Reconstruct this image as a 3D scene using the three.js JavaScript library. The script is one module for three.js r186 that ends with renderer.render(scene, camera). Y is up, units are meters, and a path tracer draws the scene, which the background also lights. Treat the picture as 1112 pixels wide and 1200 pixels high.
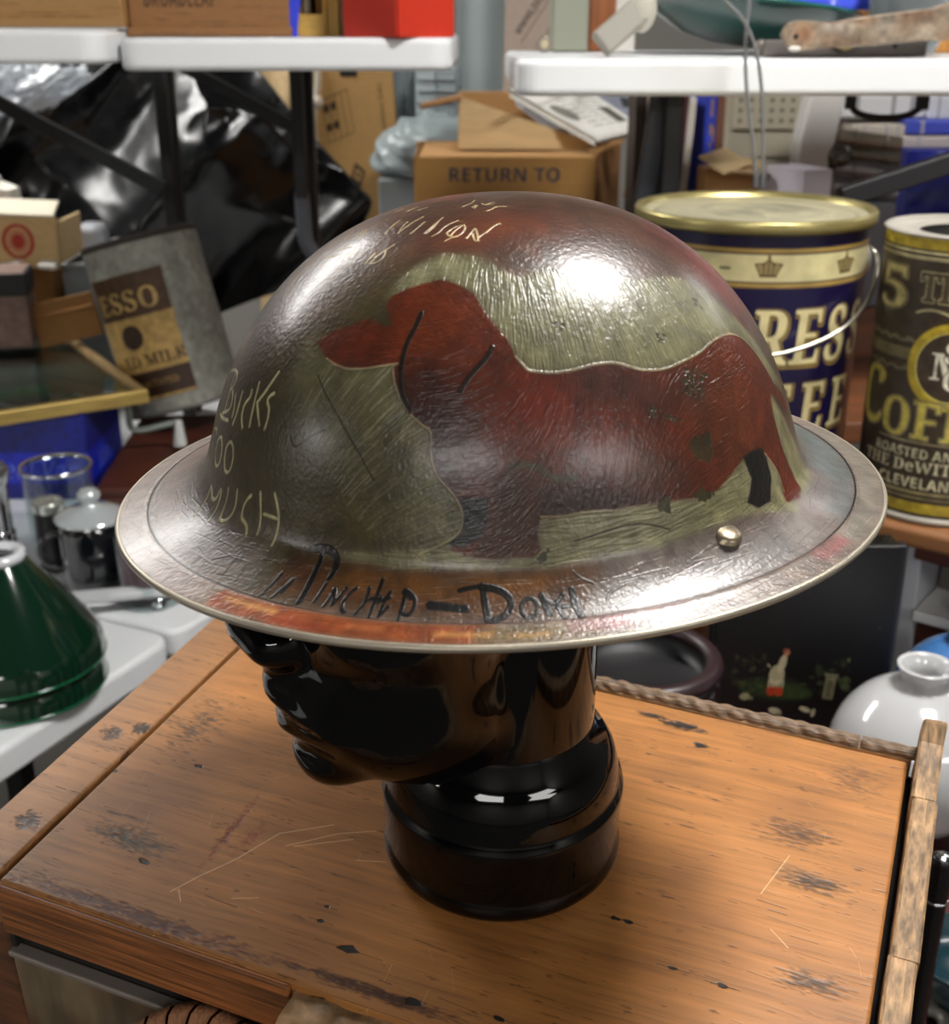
import * as THREE from 'three';
import { RoundedBoxGeometry } from 'three/addons/geometries/RoundedBoxGeometry.js';
import { MarchingCubes } from 'three/addons/objects/MarchingCubes.js';
import { mergeGeometries } from 'three/addons/utils/BufferGeometryUtils.js';
import { RectAreaLightUniformsLib } from 'three/addons/lights/RectAreaLightUniformsLib.js';

// ---------------------------------------------------------------- camera, lights, exposure
const scene = new THREE.Scene();
scene.background = new THREE.Color(0x0b0b0c);
const EYE = new THREE.Vector3(0, 1.49, 0), FOCAL = 1440, PITCH = THREE.MathUtils.degToRad(21.6);   // focal length in pixels of a 1112 x 1200 frame
const camera = new THREE.PerspectiveCamera(2 * THREE.MathUtils.radToDeg(Math.atan(600 / FOCAL)), 1112 / 1200, 0.05, 40);
camera.position.copy(EYE);
camera.rotation.x = -PITCH;
camera.focus = 0.52;
camera.userData.fStop = 15;
const EXPOSURE = 0.6;
const PANEL = 30;                                   // radiance of the ceiling lights
const CEILING = 2.8;
const LIGHTS = [                                    // x, z, width, depth, strength
  [0.68, -0.72, 0.45, 0.45, 2.7],
  [-1.95, -2.7, 1.8, 0.5, 0.95],
  [-0.90, 3.3, 1.8, 0.8, 0.68],
  [2.9, 3.1, 2.2, 1.0, 0.6],
  [-4.9, 1.1, 0.6, 1.2, 1.0],
  [2.6, -2.6, 1.2, 0.32, 0.6],
];
RectAreaLightUniformsLib.init();
const renderer = new THREE.WebGLRenderer({ antialias: true });
renderer.toneMapping = THREE.LinearToneMapping;
renderer.toneMappingExposure = EXPOSURE;
renderer.shadowMap.enabled = true;

// ---------------------------------------------------------------- helpers
const V = (x, y, z) => new THREE.Vector3(x, y, z);
const { clamp, lerp, smoothstep } = THREE.MathUtils;
let seed = 7;
const rnd = () => { seed = (seed * 1664525 + 1013904223) >>> 0; return seed / 4294967296; };
const rr = (a, b) => a + (b - a) * rnd();
function hash(x, y) { let h = Math.imul(x, 374761393) ^ Math.imul(y, 668265263); h = Math.imul(h ^ (h >>> 13), 1274126177); return ((h ^ (h >>> 16)) >>> 0) / 4294967296; }
function vnoise(x, y) {
  const ix = Math.floor(x), iy = Math.floor(y), fx = x - ix, fy = y - iy, u = fx * fx * (3 - 2 * fx), w = fy * fy * (3 - 2 * fy);
  const a = hash(ix, iy), b = hash(ix + 1, iy), c = hash(ix, iy + 1), d = hash(ix + 1, iy + 1);
  return a + (b - a) * u + (c - a + (a - b - c + d) * u) * w;
}
function fbm(x, y, n = 4) { let s = 0, a = 0.5, t = 0; for (let i = 0; i < n; i++) { s += a * vnoise(x, y); t += a; a *= 0.5; x = x * 2.03 + 17.1; y = y * 2.03 + 5.7; } return s / t; }
// where the line of sight through a photograph pixel meets the upright plane z or the level plane y
const right = V(1, 0, 0), up = V(0, Math.cos(PITCH), -Math.sin(PITCH)), ahead = V(0, -Math.sin(PITCH), -Math.cos(PITCH));
const ray = (u, v) => ahead.clone().addScaledVector(right, (u - 556) / FOCAL).addScaledVector(up, -(v - 600) / FOCAL);
const atD = (u, v, D) => { const r = ray(u, v); return EYE.clone().addScaledVector(r, -D / r.z); };
const atY = (u, v, y) => { const r = ray(u, v); return EYE.clone().addScaledVector(r, (y - EYE.y) / r.y); };

// the chest has a sloping lid: it, the head and the helmet share a frame that leans towards the viewer
const SLOPE = THREE.MathUtils.degToRad(5.6), LEVEL = V(0, 1.414, 0), lean = new THREE.Quaternion().setFromAxisAngle(V(1, 0, 0), SLOPE);
const onSlope = (o) => { o.position.sub(LEVEL).applyQuaternion(lean).add(EYE); o.quaternion.premultiply(lean); return o; };
const used = new Map();
function numbered(n) { const k = used.get(n) ?? 0; used.set(n, k + 1); return k ? n + '_' + String(k).padStart(3, '0') : n; }
function tag(o, label, category, group, kind) {
  if (label) o.userData.label = label;
  if (category) o.userData.category = category;
  if (group) o.userData.group = group;
  if (kind) o.userData.kind = kind;
  return o;
}
const GROUPS = { ceiling_light: 'ceiling lights', folding_table: 'white folding tables', lamp_shade: 'nested green lamp shades', glass_globe: 'glass lamp globes', link_ring: 'grey link rings', binder: 'binders under the right table', wrapped_package: 'packages under the right table', newspaper: 'newspapers in the open box', cable: 'hanging grey cables', wooden_crate: 'wooden crates on the upper left tables', small_bottle: 'small bottles in the yellow box' };
function thing(name, label, category, pos = V(0, 0, 0), turn = 0, group) {
  const g = new THREE.Group(); g.name = numbered(name); g.position.copy(pos); g.rotation.y = turn; scene.add(g);
  return tag(g, label, category, group ?? GROUPS[name]);
}
function part(name, geo, mat, parent, pos, rot, label) {
  const m = new THREE.Mesh(geo, mat); m.name = numbered(name); m.castShadow = m.receiveShadow = true;
  if (pos) m.position.set(pos.x ?? pos[0], pos.y ?? pos[1], pos.z ?? pos[2]);
  if (rot) m.rotation.set(rot[0], rot[1], rot[2]);
  if (label) m.userData.label = label;
  (parent ?? scene).add(m);
  return m;
}
const struct = (name, geo, mat, pos, rot) => tag(part(name, geo, mat, scene, pos, rot), null, null, null, 'structure');
const rbox = (w, h, d, r = 0.003, seg = 2) => new RoundedBoxGeometry(w, h, d, seg, Math.min(r, w / 2.01, h / 2.01, d / 2.01));
const cyl = (r0, r1, h, seg = 48, open = false) => new THREE.CylinderGeometry(r0, r1, h, seg, 1, open);
const lathe = (pts, seg = 64) => new THREE.LatheGeometry(pts.map(([x, y]) => new THREE.Vector2(x, y)), seg);
const tube = (pts, r, seg = 48, rad = 8, closed = false) => new THREE.TubeGeometry(new THREE.CatmullRomCurve3(pts.map((p) => (p.isVector3 ? p : V(...p))), closed), seg, r, rad, closed);
function bar(a, b, w, d, r = 0.003) {             // a bar of section w x d from a to b
  const g = rbox(w, a.distanceTo(b), d, r), q = new THREE.Quaternion().setFromUnitVectors(V(0, 1, 0), b.clone().sub(a).normalize());
  g.applyQuaternion(q); const m = a.clone().add(b).multiplyScalar(0.5); g.translate(m.x, m.y, m.z); return g;
}
function plate(pts, depth, bevel = 0.0006) {       // an outline in x, y given thickness along -z
  const s = new THREE.Shape(pts.map(([x, y]) => new THREE.Vector2(x, y)));
  const g = new THREE.ExtrudeGeometry(s, { depth, bevelEnabled: bevel > 0, bevelSize: bevel, bevelThickness: bevel, bevelSegments: 1 });
  g.translate(0, 0, -depth); return g;
}
// the box that a rectangle of the photograph shows frontally at distance D
function rect(u0, v0, u1, v1, D) {
  const vc = (v0 + v1) / 2, l = atD(u0, vc, D), r = atD(u1, vc, D), t = atD((u0 + u1) / 2, v0, D), b = atD((u0 + u1) / 2, v1, D);
  return { x: (l.x + r.x) / 2, y0: b.y, y1: t.y, w: r.x - l.x, h: t.y - b.y, z: -D };
}
function canvas(w, h, draw) { const c = document.createElement('canvas'); c.width = w; c.height = h; const x = c.getContext('2d'); draw(x, w, h); return c; }
function ctex(c, srgb = true) { const t = new THREE.CanvasTexture(c); if (srgb) t.colorSpace = THREE.SRGBColorSpace; t.wrapS = t.wrapT = THREE.RepeatWrapping; return t; }
// several shapes drawn together, then softened once
function soft(x, blur, f) { const c = canvas(x.canvas.width, x.canvas.height, f); x.save(); x.setTransform(1, 0, 0, 1, 0, 0); x.globalAlpha = 1; x.filter = `blur(${blur}px)`; x.drawImage(c, 0, 0); x.restore(); }
const paint = (w, h, draw) => ctex(canvas(w, h, draw));
function grain(c, amount, sx, sy, n = 4, x0 = 0, y0 = 0, w = c.width, h = c.height) {    // fibre, dust and wear: multiplies the colours by noise
  const x = c.getContext('2d'), d = x.getImageData(x0, y0, w, h);
  for (let j = 0, i = 0; j < h; j++) for (let k = 0; k < w; k++, i += 4) { const f = 1 + amount * (fbm(k * sx, j * sy, n) - 0.5) * 2; for (let q = 0; q < 3; q++) d.data[i + q] = clamp(d.data[i + q] * f, 0, 255); }
  x.putImageData(d, x0, y0); return c;
}
const std = (color, roughness = 0.6, o = {}) => new THREE.MeshStandardMaterial({ color, roughness, ...o });
const phys = (color, roughness, o = {}) => new THREE.MeshPhysicalMaterial({ color, roughness, ...o });
const noisy = (base, amount, sx, sy, w = 256, h = 256) => ctex(grain(canvas(w, h, (x) => { x.fillStyle = base; x.fillRect(0, 0, w, h); }), amount, sx, sy));
function bumpNoise(w, h, f) { const a = new Uint8Array(w * h * 4); for (let j = 0, i = 0; j < h; j++) for (let k = 0; k < w; k++, i += 4) { a[i] = a[i + 1] = a[i + 2] = clamp(f(k, j) * 255, 0, 255); a[i + 3] = 255; } const t = new THREE.DataTexture(a, w, h); t.magFilter = THREE.LinearFilter; t.wrapS = t.wrapT = THREE.RepeatWrapping; t.needsUpdate = true; return t; }

// ---------------------------------------------------------------- materials
const M = {
  plastic: std('#e6e8ea', 0.42), black: std('#17171a', 0.5), greyLeg: std('#5c6068', 0.45), card: std('#ffffff', 0.88, { map: noisy('#b88d5a', 0.1, 0.05, 0.6) }),
  cardDark: std('#ffffff', 0.88, { map: noisy('#8d6336', 0.14, 0.05, 0.5) }), cardPale: std('#ffffff', 0.88, { map: noisy('#d6ba8c', 0.09, 0.05, 0.5) }), steel: std('#9aa5a8', 0.5, { metalness: 0.15 }),
  chrome: std('#d9dbde', 0.14, { metalness: 1 }), glass: phys('#ffffff', 0.03, { transmission: 1, thickness: 0, ior: 1.5 }), paper: std('#dcdad2', 0.8),
  bin: std('#0a0b0d', 0.24), wood: std('#ffffff', 0.6, { map: noisy('#6b3f22', 0.35, 0.012, 0.16) }), redWood: std('#ffffff', 0.5, { map: noisy('#4d2417', 0.3, 0.012, 0.12) }),
  gold: std('#ffffff', 0.4, { metalness: 0.55, map: noisy('#b59a58', 0.2, 0.05, 0.05) }),
};

// ---------------------------------------------------------------- the setting
struct('floor', rbox(10.4, 0.1, 9.4, 0.002), std('#ffffff', 0.75, { map: noisy('#45423e', 0.12, 0.06, 0.06) }), [-0.7, -0.05, 0.1]);
struct('ceiling', rbox(10.4, 0.12, 9.4, 0.002), std('#8e8b86', 0.9), [-0.7, CEILING + 0.06, 0.1]);
{
  const wm = std('#8f8c86', 0.9), H = CEILING;
  struct('wall_back', rbox(10.4, H, 0.12, 0.002), wm, [-0.7, H / 2, -4.36]);
  struct('wall_front', rbox(10.4, H, 0.12, 0.002), wm, [-0.7, H / 2, 4.56]);
  struct('wall_left', rbox(0.12, H, 8.9, 0.002), wm, [-5.66, H / 2, 0.1]);
  struct('wall_right', rbox(0.12, H, 8.9, 0.002), wm, [4.26, H / 2, 0.1]);
}
LIGHTS.forEach(([x, z, w, d, s], i) => {
  const g = thing('ceiling_light', ['square white ceiling light panel above the wooden chest', 'long white ceiling light over the left upper table', 'wide white ceiling light behind the viewer', 'long white ceiling light behind the viewer to the right', 'white ceiling light by the far left wall', 'long white ceiling light over the right upper table'][i], 'light', V(x, CEILING - 0.05, z));
  part('housing', rbox(w + 0.04, 0.045, d + 0.04, 0.004), std('#d8d8d8', 0.5), g, [0, 0.026, 0]);
  part('diffuser', rbox(w, 0.006, d, 0.002), std('#ffffff', 0.6, { emissive: new THREE.Color(1, 0.98, 0.95), emissiveIntensity: PANEL * s * 0.6 }), g, [0, 0, 0]);
  const l = new THREE.RectAreaLight(new THREE.Color(1, 0.98, 0.945), PANEL * s, w, d);
  l.name = 'panel_light'; l.position.set(0, -0.01, 0); l.rotation.x = -Math.PI / 2; l.castShadow = true; g.add(l);
});

// ---------------------------------------------------------------- the steel helmet with its hand-painted dog
const HELM = { pos: V(0.01189, 1.19232, -0.45906), roll: 0.02565, pitch: -0.05813, yaw: 0.1946, ax: 0.15485, az: 0.13484, H: 0.1157, rx: 0.11891, rz: 0.10969, hb: 0.00687, p: 2.40339, q: 1.7552 };
function helmetProfile(n) {
  const pts = [], h = HELM;
  for (let i = 0; i < 38; i++) { const c = (i * 2 * Math.PI) / 180; pts.push([Math.pow(Math.sin(c), 2 / h.p), 0, h.hb + (h.H - h.hb) * Math.pow(Math.cos(c), 2 / h.q)]); }
  for (const [f, g, y] of [[0.986, 0, 0.0252], [1.001, 0, 0.0196], [1, 0.07, 0.0153], [1, 0.16, 0.0122], [1, 0.29, 0.0091], [1, 0.45, 0.0063], [1, 0.62, 0.004], [1, 0.8, 0.0019], [1, 1, 0]]) pts.push([f, g, y]);
  const rad = (p) => [h.rx * p[0] + (h.ax - h.rx) * p[1], h.rz * p[0] + (h.az - h.rz) * p[1]];
  const mid = pts.map((p) => { const [a, b] = rad(p); return [(a + b) / 2, p[2]]; }), s = [0];
  for (let i = 1; i < pts.length; i++) s.push(s[i - 1] + Math.hypot(mid[i][0] - mid[i - 1][0], mid[i][1] - mid[i - 1][1]));
  const L = s[s.length - 1], T = pts.map((p, i) => { const a = Math.max(0, i - 1), b = Math.min(pts.length - 1, i + 1); return p.map((_, k) => ((pts[b][k] - pts[a][k]) / (s[b] - s[a])) * L); });
  const out = [];
  for (let j = 0; j < n; j++) {
    const x = j / (n - 1); let i = 0; while (i < pts.length - 2 && s[i + 1] / L < x) i++;
    const hh = (s[i + 1] - s[i]) / L, t = (x - s[i] / L) / hh, t2 = t * t, t3 = t2 * t;
    const p = [0, 1, 2].map((k) => (2 * t3 - 3 * t2 + 1) * pts[i][k] + (t3 - 2 * t2 + t) * hh * T[i][k] + (3 * t2 - 2 * t3) * pts[i + 1][k] + (t3 - t2) * hh * T[i + 1][k]);
    out.push([...rad(p), p[2]]);
  }
  return out;
}
const HROWS = 150, HCOLS = 256, profile = helmetProfile(HROWS);
function helmetShell(inner) {
  const pos = [], uv = [], idx = [], surf = (off) => {
    const base = pos.length / 3;
    for (let j = 0; j < HROWS; j++) for (let i = 0; i <= HCOLS; i++) {
      const a = (i / HCOLS) * 2 * Math.PI, [rx, rz, y] = profile[j], k = Math.max(0, j - 1), m = Math.min(HROWS - 1, j + 1);
      const ty = profile[m][2] - profile[k][2], tr = (profile[m][0] + profile[m][1] - profile[k][0] - profile[k][1]) / 2, l = Math.hypot(ty, tr), nr = -ty / l, ny = tr / l, s = j / (HROWS - 1);
      const band = off ? 0 : 0.0007 * smoothstep(s, 0.945, 0.951);             // the rim band stands a little proud
      pos.push((rx - off * nr) * Math.cos(a), y - off * ny + band, (rz - off * nr) * Math.sin(a));
      uv.push(0.5 + 0.49 * s * Math.cos(a), 0.5 - 0.49 * s * Math.sin(a));
    }
    for (let j = 0; j < HROWS - 1; j++) for (let i = 0; i < HCOLS; i++) {
      const p = base + j * (HCOLS + 1) + i, q = p + HCOLS + 1;
      off ? idx.push(p, q, p + 1, p + 1, q, q + 1) : idx.push(p, p + 1, q, p + 1, q + 1, q);
    }
    return base;
  };
  surf(inner ? 0.0014 : 0);
  const g = new THREE.BufferGeometry();
  g.setAttribute('position', new THREE.Float32BufferAttribute(pos, 3)); g.setAttribute('uv', new THREE.Float32BufferAttribute(uv, 2)); g.setIndex(idx); g.computeVertexNormals();
  return g;
}
const ART = {
  dog: [
    [620, 1301, 642, 1303, 663, 1310, 688, 1321, 706, 1326, 727, 1334, 742, 1356, 759, 1375, 761, 1327, 774, 1314, 798, 1313, 833, 1318, 863, 1322, 888, 1345, 909, 1374, 917, 1405, 929, 1439, 945, 1473, 956, 1509, 971, 1535, 979, 1539, 1015, 1547, 1057, 1544, 1100, 1533, 1138, 1528, 1164, 1532, 1190, 1536, 1242, 1525, 1286, 1496, 1331, 1462, 1362, 1424, 1409, 1377, 1452, 1350, 1489, 1346, 1537, 1349, 1583, 1360, 1669, 1329, 1678, 1350, 1614, 1385, 1561, 1408, 1573, 1452, 1604, 1473, 1642, 1491, 1695, 1497, 1720, 1517, 1695, 1568, 1643, 1609, 1636, 1583, 1627, 1559, 1579, 1556, 1545, 1559, 1465, 1611, 1428, 1658, 1391, 1700, 1318, 1734, 1221, 1759, 1118, 1776, 1045, 1778, 999, 1784, 958, 1778, 945, 1805, 951, 1832, 933, 1840, 847, 1828, 797, 1812, 754, 1785, 785, 1765, 798, 1738, 790, 1707, 781, 1689, 765, 1665, 761, 1638, 766, 1613, 778, 1587, 756, 1563, 741, 1532, 735, 1499, 735, 1469, 740, 1454, 751, 1449, 724, 1437, 684, 1419, 645, 1390, 628, 1352],
  ],
  blackLeg: [
    [796, 1709, 854, 1726, 842, 1763, 822, 1787, 778, 1789, 752, 1775, 785, 1765, 798, 1738],
    [1464, 1609, 1495, 1581, 1536, 1554, 1560, 1568, 1584, 1590, 1583, 1640, 1536, 1678, 1495, 1685, 1502, 1660, 1503, 1634],
  ],
  frontLeg: [
    [854, 1726, 869, 1696, 913, 1688, 954, 1702, 971, 1725, 967, 1749, 950, 1776, 945, 1805, 951, 1832, 933, 1840, 847, 1828, 803, 1812, 827, 1785, 845, 1763],
  ],
  brow: [
    [727, 1334, 759, 1313, 761, 1344, 759, 1375, 742, 1356],
  ],
  creamA: [
    [762, 1323, 786, 1289, 844, 1260, 883, 1257, 937, 1289, 970, 1336, 998, 1359, 1044, 1336, 1077, 1357, 1128, 1378, 1196, 1354, 1289, 1304, 1330, 1291, 1381, 1296, 1421, 1302, 1468, 1306, 1517, 1308, 1574, 1319, 1645, 1310, 1583, 1360, 1537, 1349, 1489, 1346, 1452, 1350, 1409, 1377, 1362, 1424, 1331, 1462, 1286, 1496, 1242, 1525, 1190, 1536, 1164, 1532, 1138, 1528, 1100, 1533, 1057, 1544, 1015, 1547, 979, 1539, 956, 1509, 945, 1473, 929, 1439, 917, 1405, 909, 1374, 888, 1345, 863, 1322, 833, 1318, 798, 1313],
  ],
  creamB: [
    [610, 1270, 628, 1352, 645, 1390, 684, 1419, 724, 1437, 751, 1449, 740, 1454, 735, 1469, 735, 1499, 741, 1532, 756, 1563, 778, 1587, 766, 1613, 761, 1638, 765, 1665, 781, 1689, 790, 1707, 798, 1738, 785, 1765, 756, 1780, 685, 1753, 598, 1701, 561, 1628, 554, 1555, 550, 1480, 537, 1392, 515, 1337, 557, 1302, 580, 1283],
  ],
  creamBdense: [
    [610, 1270, 628, 1352, 645, 1390, 724, 1437, 751, 1449, 735, 1469, 741, 1532, 778, 1587, 761, 1638, 781, 1689, 798, 1738, 785, 1765, 710, 1745, 671, 1686, 709, 1642, 726, 1587, 699, 1527, 660, 1470, 631, 1412, 596, 1364, 541, 1356, 522, 1345, 565, 1299],
  ],
  ground: [
    [958, 1778, 999, 1784, 1045, 1778, 1118, 1776, 1221, 1759, 1318, 1734, 1391, 1700, 1428, 1658, 1465, 1611, 1503, 1634, 1502, 1660, 1495, 1685, 1536, 1678, 1583, 1640, 1584, 1590, 1554, 1560, 1579, 1556, 1627, 1559, 1636, 1583, 1643, 1609, 1692, 1575, 1749, 1499, 1792, 1413, 1758, 1377, 1661, 1400, 1562, 1410, 1573, 1452, 1604, 1473, 1642, 1491, 1695, 1497, 1720, 1517, 1667, 1623, 1567, 1672, 1464, 1727, 1347, 1786, 1240, 1831, 1078, 1859, 958, 1865, 806, 1836, 638, 1778, 509, 1692, 473, 1654, 588, 1722, 754, 1786, 796, 1815, 847, 1829, 932, 1843, 953, 1832, 948, 1806],
  ],
  earLine: [
    [816, 1377, 803, 1397, 781, 1416, 763, 1442, 748, 1473, 741, 1507, 749, 1539],
    [919, 1484, 908, 1499, 885, 1512, 861, 1528, 847, 1542],
  ],
  outline: [
    [628, 1352, 645, 1390, 684, 1420, 723, 1438, 751, 1449],
    [740, 1454, 735, 1469, 735, 1499, 741, 1532, 756, 1563, 778, 1587, 766, 1613, 761, 1638, 765, 1665, 781, 1689, 790, 1707, 798, 1738, 785, 1765, 742, 1772, 680, 1767],
    [956, 1509, 971, 1535, 979, 1539, 1015, 1547, 1057, 1544, 1100, 1533, 1138, 1528, 1164, 1532, 1190, 1536, 1242, 1525, 1286, 1496, 1331, 1462, 1362, 1424, 1409, 1377, 1452, 1350, 1489, 1346, 1537, 1349, 1591, 1356],
    [958, 1778, 999, 1784, 1044, 1780, 1118, 1778],
    [1545, 1559, 1579, 1556, 1627, 1559, 1643, 1582],
  ],
  cream: [
    [403, 1022, 424, 1080, 421, 1118, 400, 1118, 387, 1105],
    [417, 1086, 351, 1129],
    [397, 1127, 393, 1153, 369, 1163, 344, 1113],
    [333, 1087, 336, 1123, 355, 1175],
    [403, 1160, 383, 1191, 373, 1193],
    [424, 1191, 391, 1212, 367, 1212],
    [449, 1228, 441, 1240, 421, 1226, 399, 1239, 391, 1265],
    [473, 1240, 445, 1264, 411, 1290],
    [524, 1277, 488, 1280, 456, 1274],
    [452, 1272, 437, 1321],
    [498, 1307, 485, 1297, 475, 1304, 476, 1321, 465, 1332],
    [465, 1334, 446, 1343],
    [288, 1043, 306, 1100, 298, 1106],
    [291, 1060, 262, 1085],
    [298, 1196, 288, 1200, 278, 1200, 270, 1197, 263, 1188, 261, 1177, 262, 1165, 267, 1152, 275, 1142, 284, 1134, 296, 1140, 305, 1146, 312, 1156, 314, 1167, 313, 1179, 307, 1189, 298, 1196],
    [331, 1274, 320, 1278, 310, 1279, 300, 1275, 293, 1267, 289, 1255, 290, 1244, 296, 1234, 303, 1224, 314, 1221, 324, 1220, 334, 1226, 341, 1234, 344, 1245, 344, 1257, 338, 1266, 331, 1274],
    [171, 1226, 205, 1195, 223, 1173, 212, 1253, 264, 1258, 224, 1284, 206, 1305],
    [280, 1301, 238, 1319, 229, 1341, 251, 1365, 278, 1363, 306, 1344],
    [340, 1403, 318, 1389, 286, 1399, 300, 1438, 295, 1459],
    [368, 1427, 348, 1457, 322, 1486],
    [354, 1468, 387, 1513],
    [404, 1467, 397, 1505, 371, 1530, 354, 1545],
    [358, 1020, 345, 1030],
    [325, 1027, 316, 1032],
  ],
  creamThin: [
    [803, 1114, 817, 1089, 837, 1069],
    [824, 1135, 836, 1108, 847, 1094],
    [825, 1132, 852, 1108, 876, 1091],
    [843, 1155, 858, 1142, 874, 1121],
    [865, 1172, 878, 1157, 893, 1140, 907, 1121],
    [867, 1175, 880, 1163, 893, 1142],
    [874, 1192, 886, 1189, 899, 1170, 912, 1159, 927, 1153],
    [900, 1195, 913, 1180, 929, 1175, 936, 1186, 928, 1204, 915, 1216, 903, 1212, 899, 1196, 907, 1186],
    [903, 1209, 921, 1185, 934, 1177],
    [892, 1221, 902, 1215, 915, 1216],
    [928, 1228, 939, 1216, 950, 1192, 949, 1223, 946, 1242],
    [942, 1217, 938, 1243, 946, 1244],
    [948, 1233, 966, 1219, 985, 1196, 993, 1192],
    [963, 1222, 986, 1194, 993, 1196],
    [874, 1038, 894, 1027],
    [856, 1017, 879, 1003],
    [839, 993, 855, 976],
    [949, 1076, 966, 1064, 979, 1035],
    [964, 1091, 972, 1076, 975, 1080, 967, 1099],
    [986, 1068, 987, 1088, 1002, 1069, 1008, 1069],
    [988, 1084, 1005, 1084],
    [984, 1124, 992, 1122, 1004, 1101, 1022, 1107],
    [732, 1026, 753, 1001],
    [753, 1051, 773, 1035],
    [752, 1087, 762, 1078, 778, 1040],
    [703, 1059, 719, 1070, 737, 1096],
    [688, 1065, 710, 1094],
    [700, 1119, 714, 1113, 720, 1101],
    [713, 1133, 729, 1117, 747, 1106, 734, 1132, 726, 1134],
    [750, 1191, 761, 1183, 773, 1173],
    [758, 1199, 775, 1186, 792, 1180, 809, 1174],
    [792, 1180, 789, 1198, 774, 1207, 760, 1202],
  ],
  hair: [
    [820, 1085, 837, 1086],
    [927, 1155, 937, 1172],
    [910, 983, 935, 999],
    [940, 1000, 948, 1014, 949, 1028],
    [908, 1071, 921, 1070],
    [755, 1062, 791, 1032, 832, 1036],
    [785, 1098, 796, 1124],
    [715, 1162, 783, 1141],
  ],
  black: [
    [474, 1724, 461, 1745, 453, 1757],
    [474, 1780, 488, 1760, 494, 1741, 495, 1766, 491, 1785],
    [491, 1785, 517, 1759],
    [539, 1770, 517, 1777, 509, 1802, 517, 1817],
    [567, 1783, 561, 1808, 540, 1832],
    [596, 1778, 582, 1807, 568, 1852],
    [562, 1808, 591, 1816],
    [612, 1812, 595, 1831, 589, 1858],
    [583, 1822, 611, 1823],
    [589, 1858, 607, 1843],
    [645, 1821, 639, 1849, 628, 1886],
    [645, 1821, 664, 1840, 663, 1866, 651, 1883, 633, 1866],
    [640, 1823, 656, 1843],
    [760, 1862, 782, 1863, 812, 1868, 837, 1878],
    [922, 1941, 918, 1949, 910, 1954, 902, 1955, 894, 1952, 889, 1946, 888, 1937, 889, 1926, 895, 1919, 901, 1914, 910, 1913, 917, 1916, 922, 1922, 925, 1931, 922, 1941],
    [938, 1917, 959, 1941, 984, 1918],
    [968, 1942, 974, 1963, 978, 1971],
    [1014, 1932, 1013, 1964, 1015, 1977],
    [966, 1943, 992, 1943],
    [342, 1673, 378, 1637],
    [365, 1695, 400, 1671],
    [385, 1691, 406, 1671],
  ],
  blackThick: [
    [447, 1628, 475, 1644, 498, 1670, 499, 1697, 482, 1714],
    [470, 1652, 452, 1677, 441, 1698, 427, 1732, 422, 1742],
    [694, 1870, 720, 1883, 770, 1903],
    [695, 1875, 770, 1905],
    [812, 1871, 812, 1906, 815, 1942],
    [808, 1868, 843, 1880, 868, 1902, 868, 1923, 847, 1944, 818, 1946],
    [938, 1915, 942, 1937, 948, 1954],
    [1007, 1911, 1005, 1936, 1014, 1972],
  ],
  faint: [
    [1130, 1908, 1094, 1919, 1079, 1939, 1082, 1955],
    [1097, 1957, 1129, 1947, 1154, 1931],
    [1129, 1946, 1239, 1927],
    [1018, 1877, 1032, 1891, 1058, 1901],
    [256, 1545, 273, 1512],
    [283, 1589, 301, 1551],
    [312, 1637, 331, 1595],
    [228, 1471, 262, 1490],
  ],
  crack: [
    [600, 1367, 601, 1409, 609, 1453, 616, 1501, 628, 1565, 636, 1611],
    [1029, 1826, 1053, 1823, 1084, 1817, 1126, 1807, 1161, 1801, 1198, 1796, 1261, 1799],
    [498, 1419, 493, 1431, 503, 1450, 533, 1455, 575, 1470],
  ],
};
// The paint is laid out on the crown seen flat: the middle of the sheet is the top of the dome, its edge the rim.
const HS = 2048;
const pairs = (l) => { const o = []; for (let i = 0; i < l.length; i += 2) o.push([l[i], l[i + 1]]); return o; };
function path(x, l, close) { const p = pairs(l); x.beginPath(); p.forEach(([a, b], i) => (i ? x.lineTo(a, b) : x.moveTo(a, b))); if (close) x.closePath(); }
function curve(x, l) { const p = pairs(l); x.beginPath(); x.moveTo(...p[0]); for (let i = 1; i < p.length - 1; i++) x.quadraticCurveTo(p[i][0], p[i][1], (p[i][0] + p[i + 1][0]) / 2, (p[i][1] + p[i + 1][1]) / 2); x.lineTo(...p[p.length - 1]); }
const polar = (s, a) => [1024 + 1003.5 * s * Math.cos(a), 1024 + 1003.5 * s * Math.sin(a)];
function blob(x, cx, cy, rx, ry, color, alpha, soft, turn = 0) { x.save(); x.filter = `blur(${soft}px)`; x.globalAlpha = alpha; x.fillStyle = color; x.translate(1024, 1024); x.rotate(0.045); x.translate(-1024, -1024); x.beginPath(); x.ellipse(cx, cy, rx, ry, turn, 0, 7); x.fill(); x.restore(); }
function ringArc(x, s, a0, a1, w, color, alpha, soft) { x.save(); x.filter = `blur(${soft}px)`; x.globalAlpha = alpha; x.strokeStyle = color; x.lineWidth = w; x.beginPath(); x.arc(1024, 1024, 1003.5 * s, a0 + 0.045, a1 + 0.045); x.stroke(); x.restore(); }
function inside(x, polys, f) { x.save(); x.beginPath(); for (const l of polys) { pairs(l).forEach(([a, b], i) => (i ? x.lineTo(a, b) : x.moveTo(a, b))); x.closePath(); } x.clip(); f(); x.restore(); }
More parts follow.
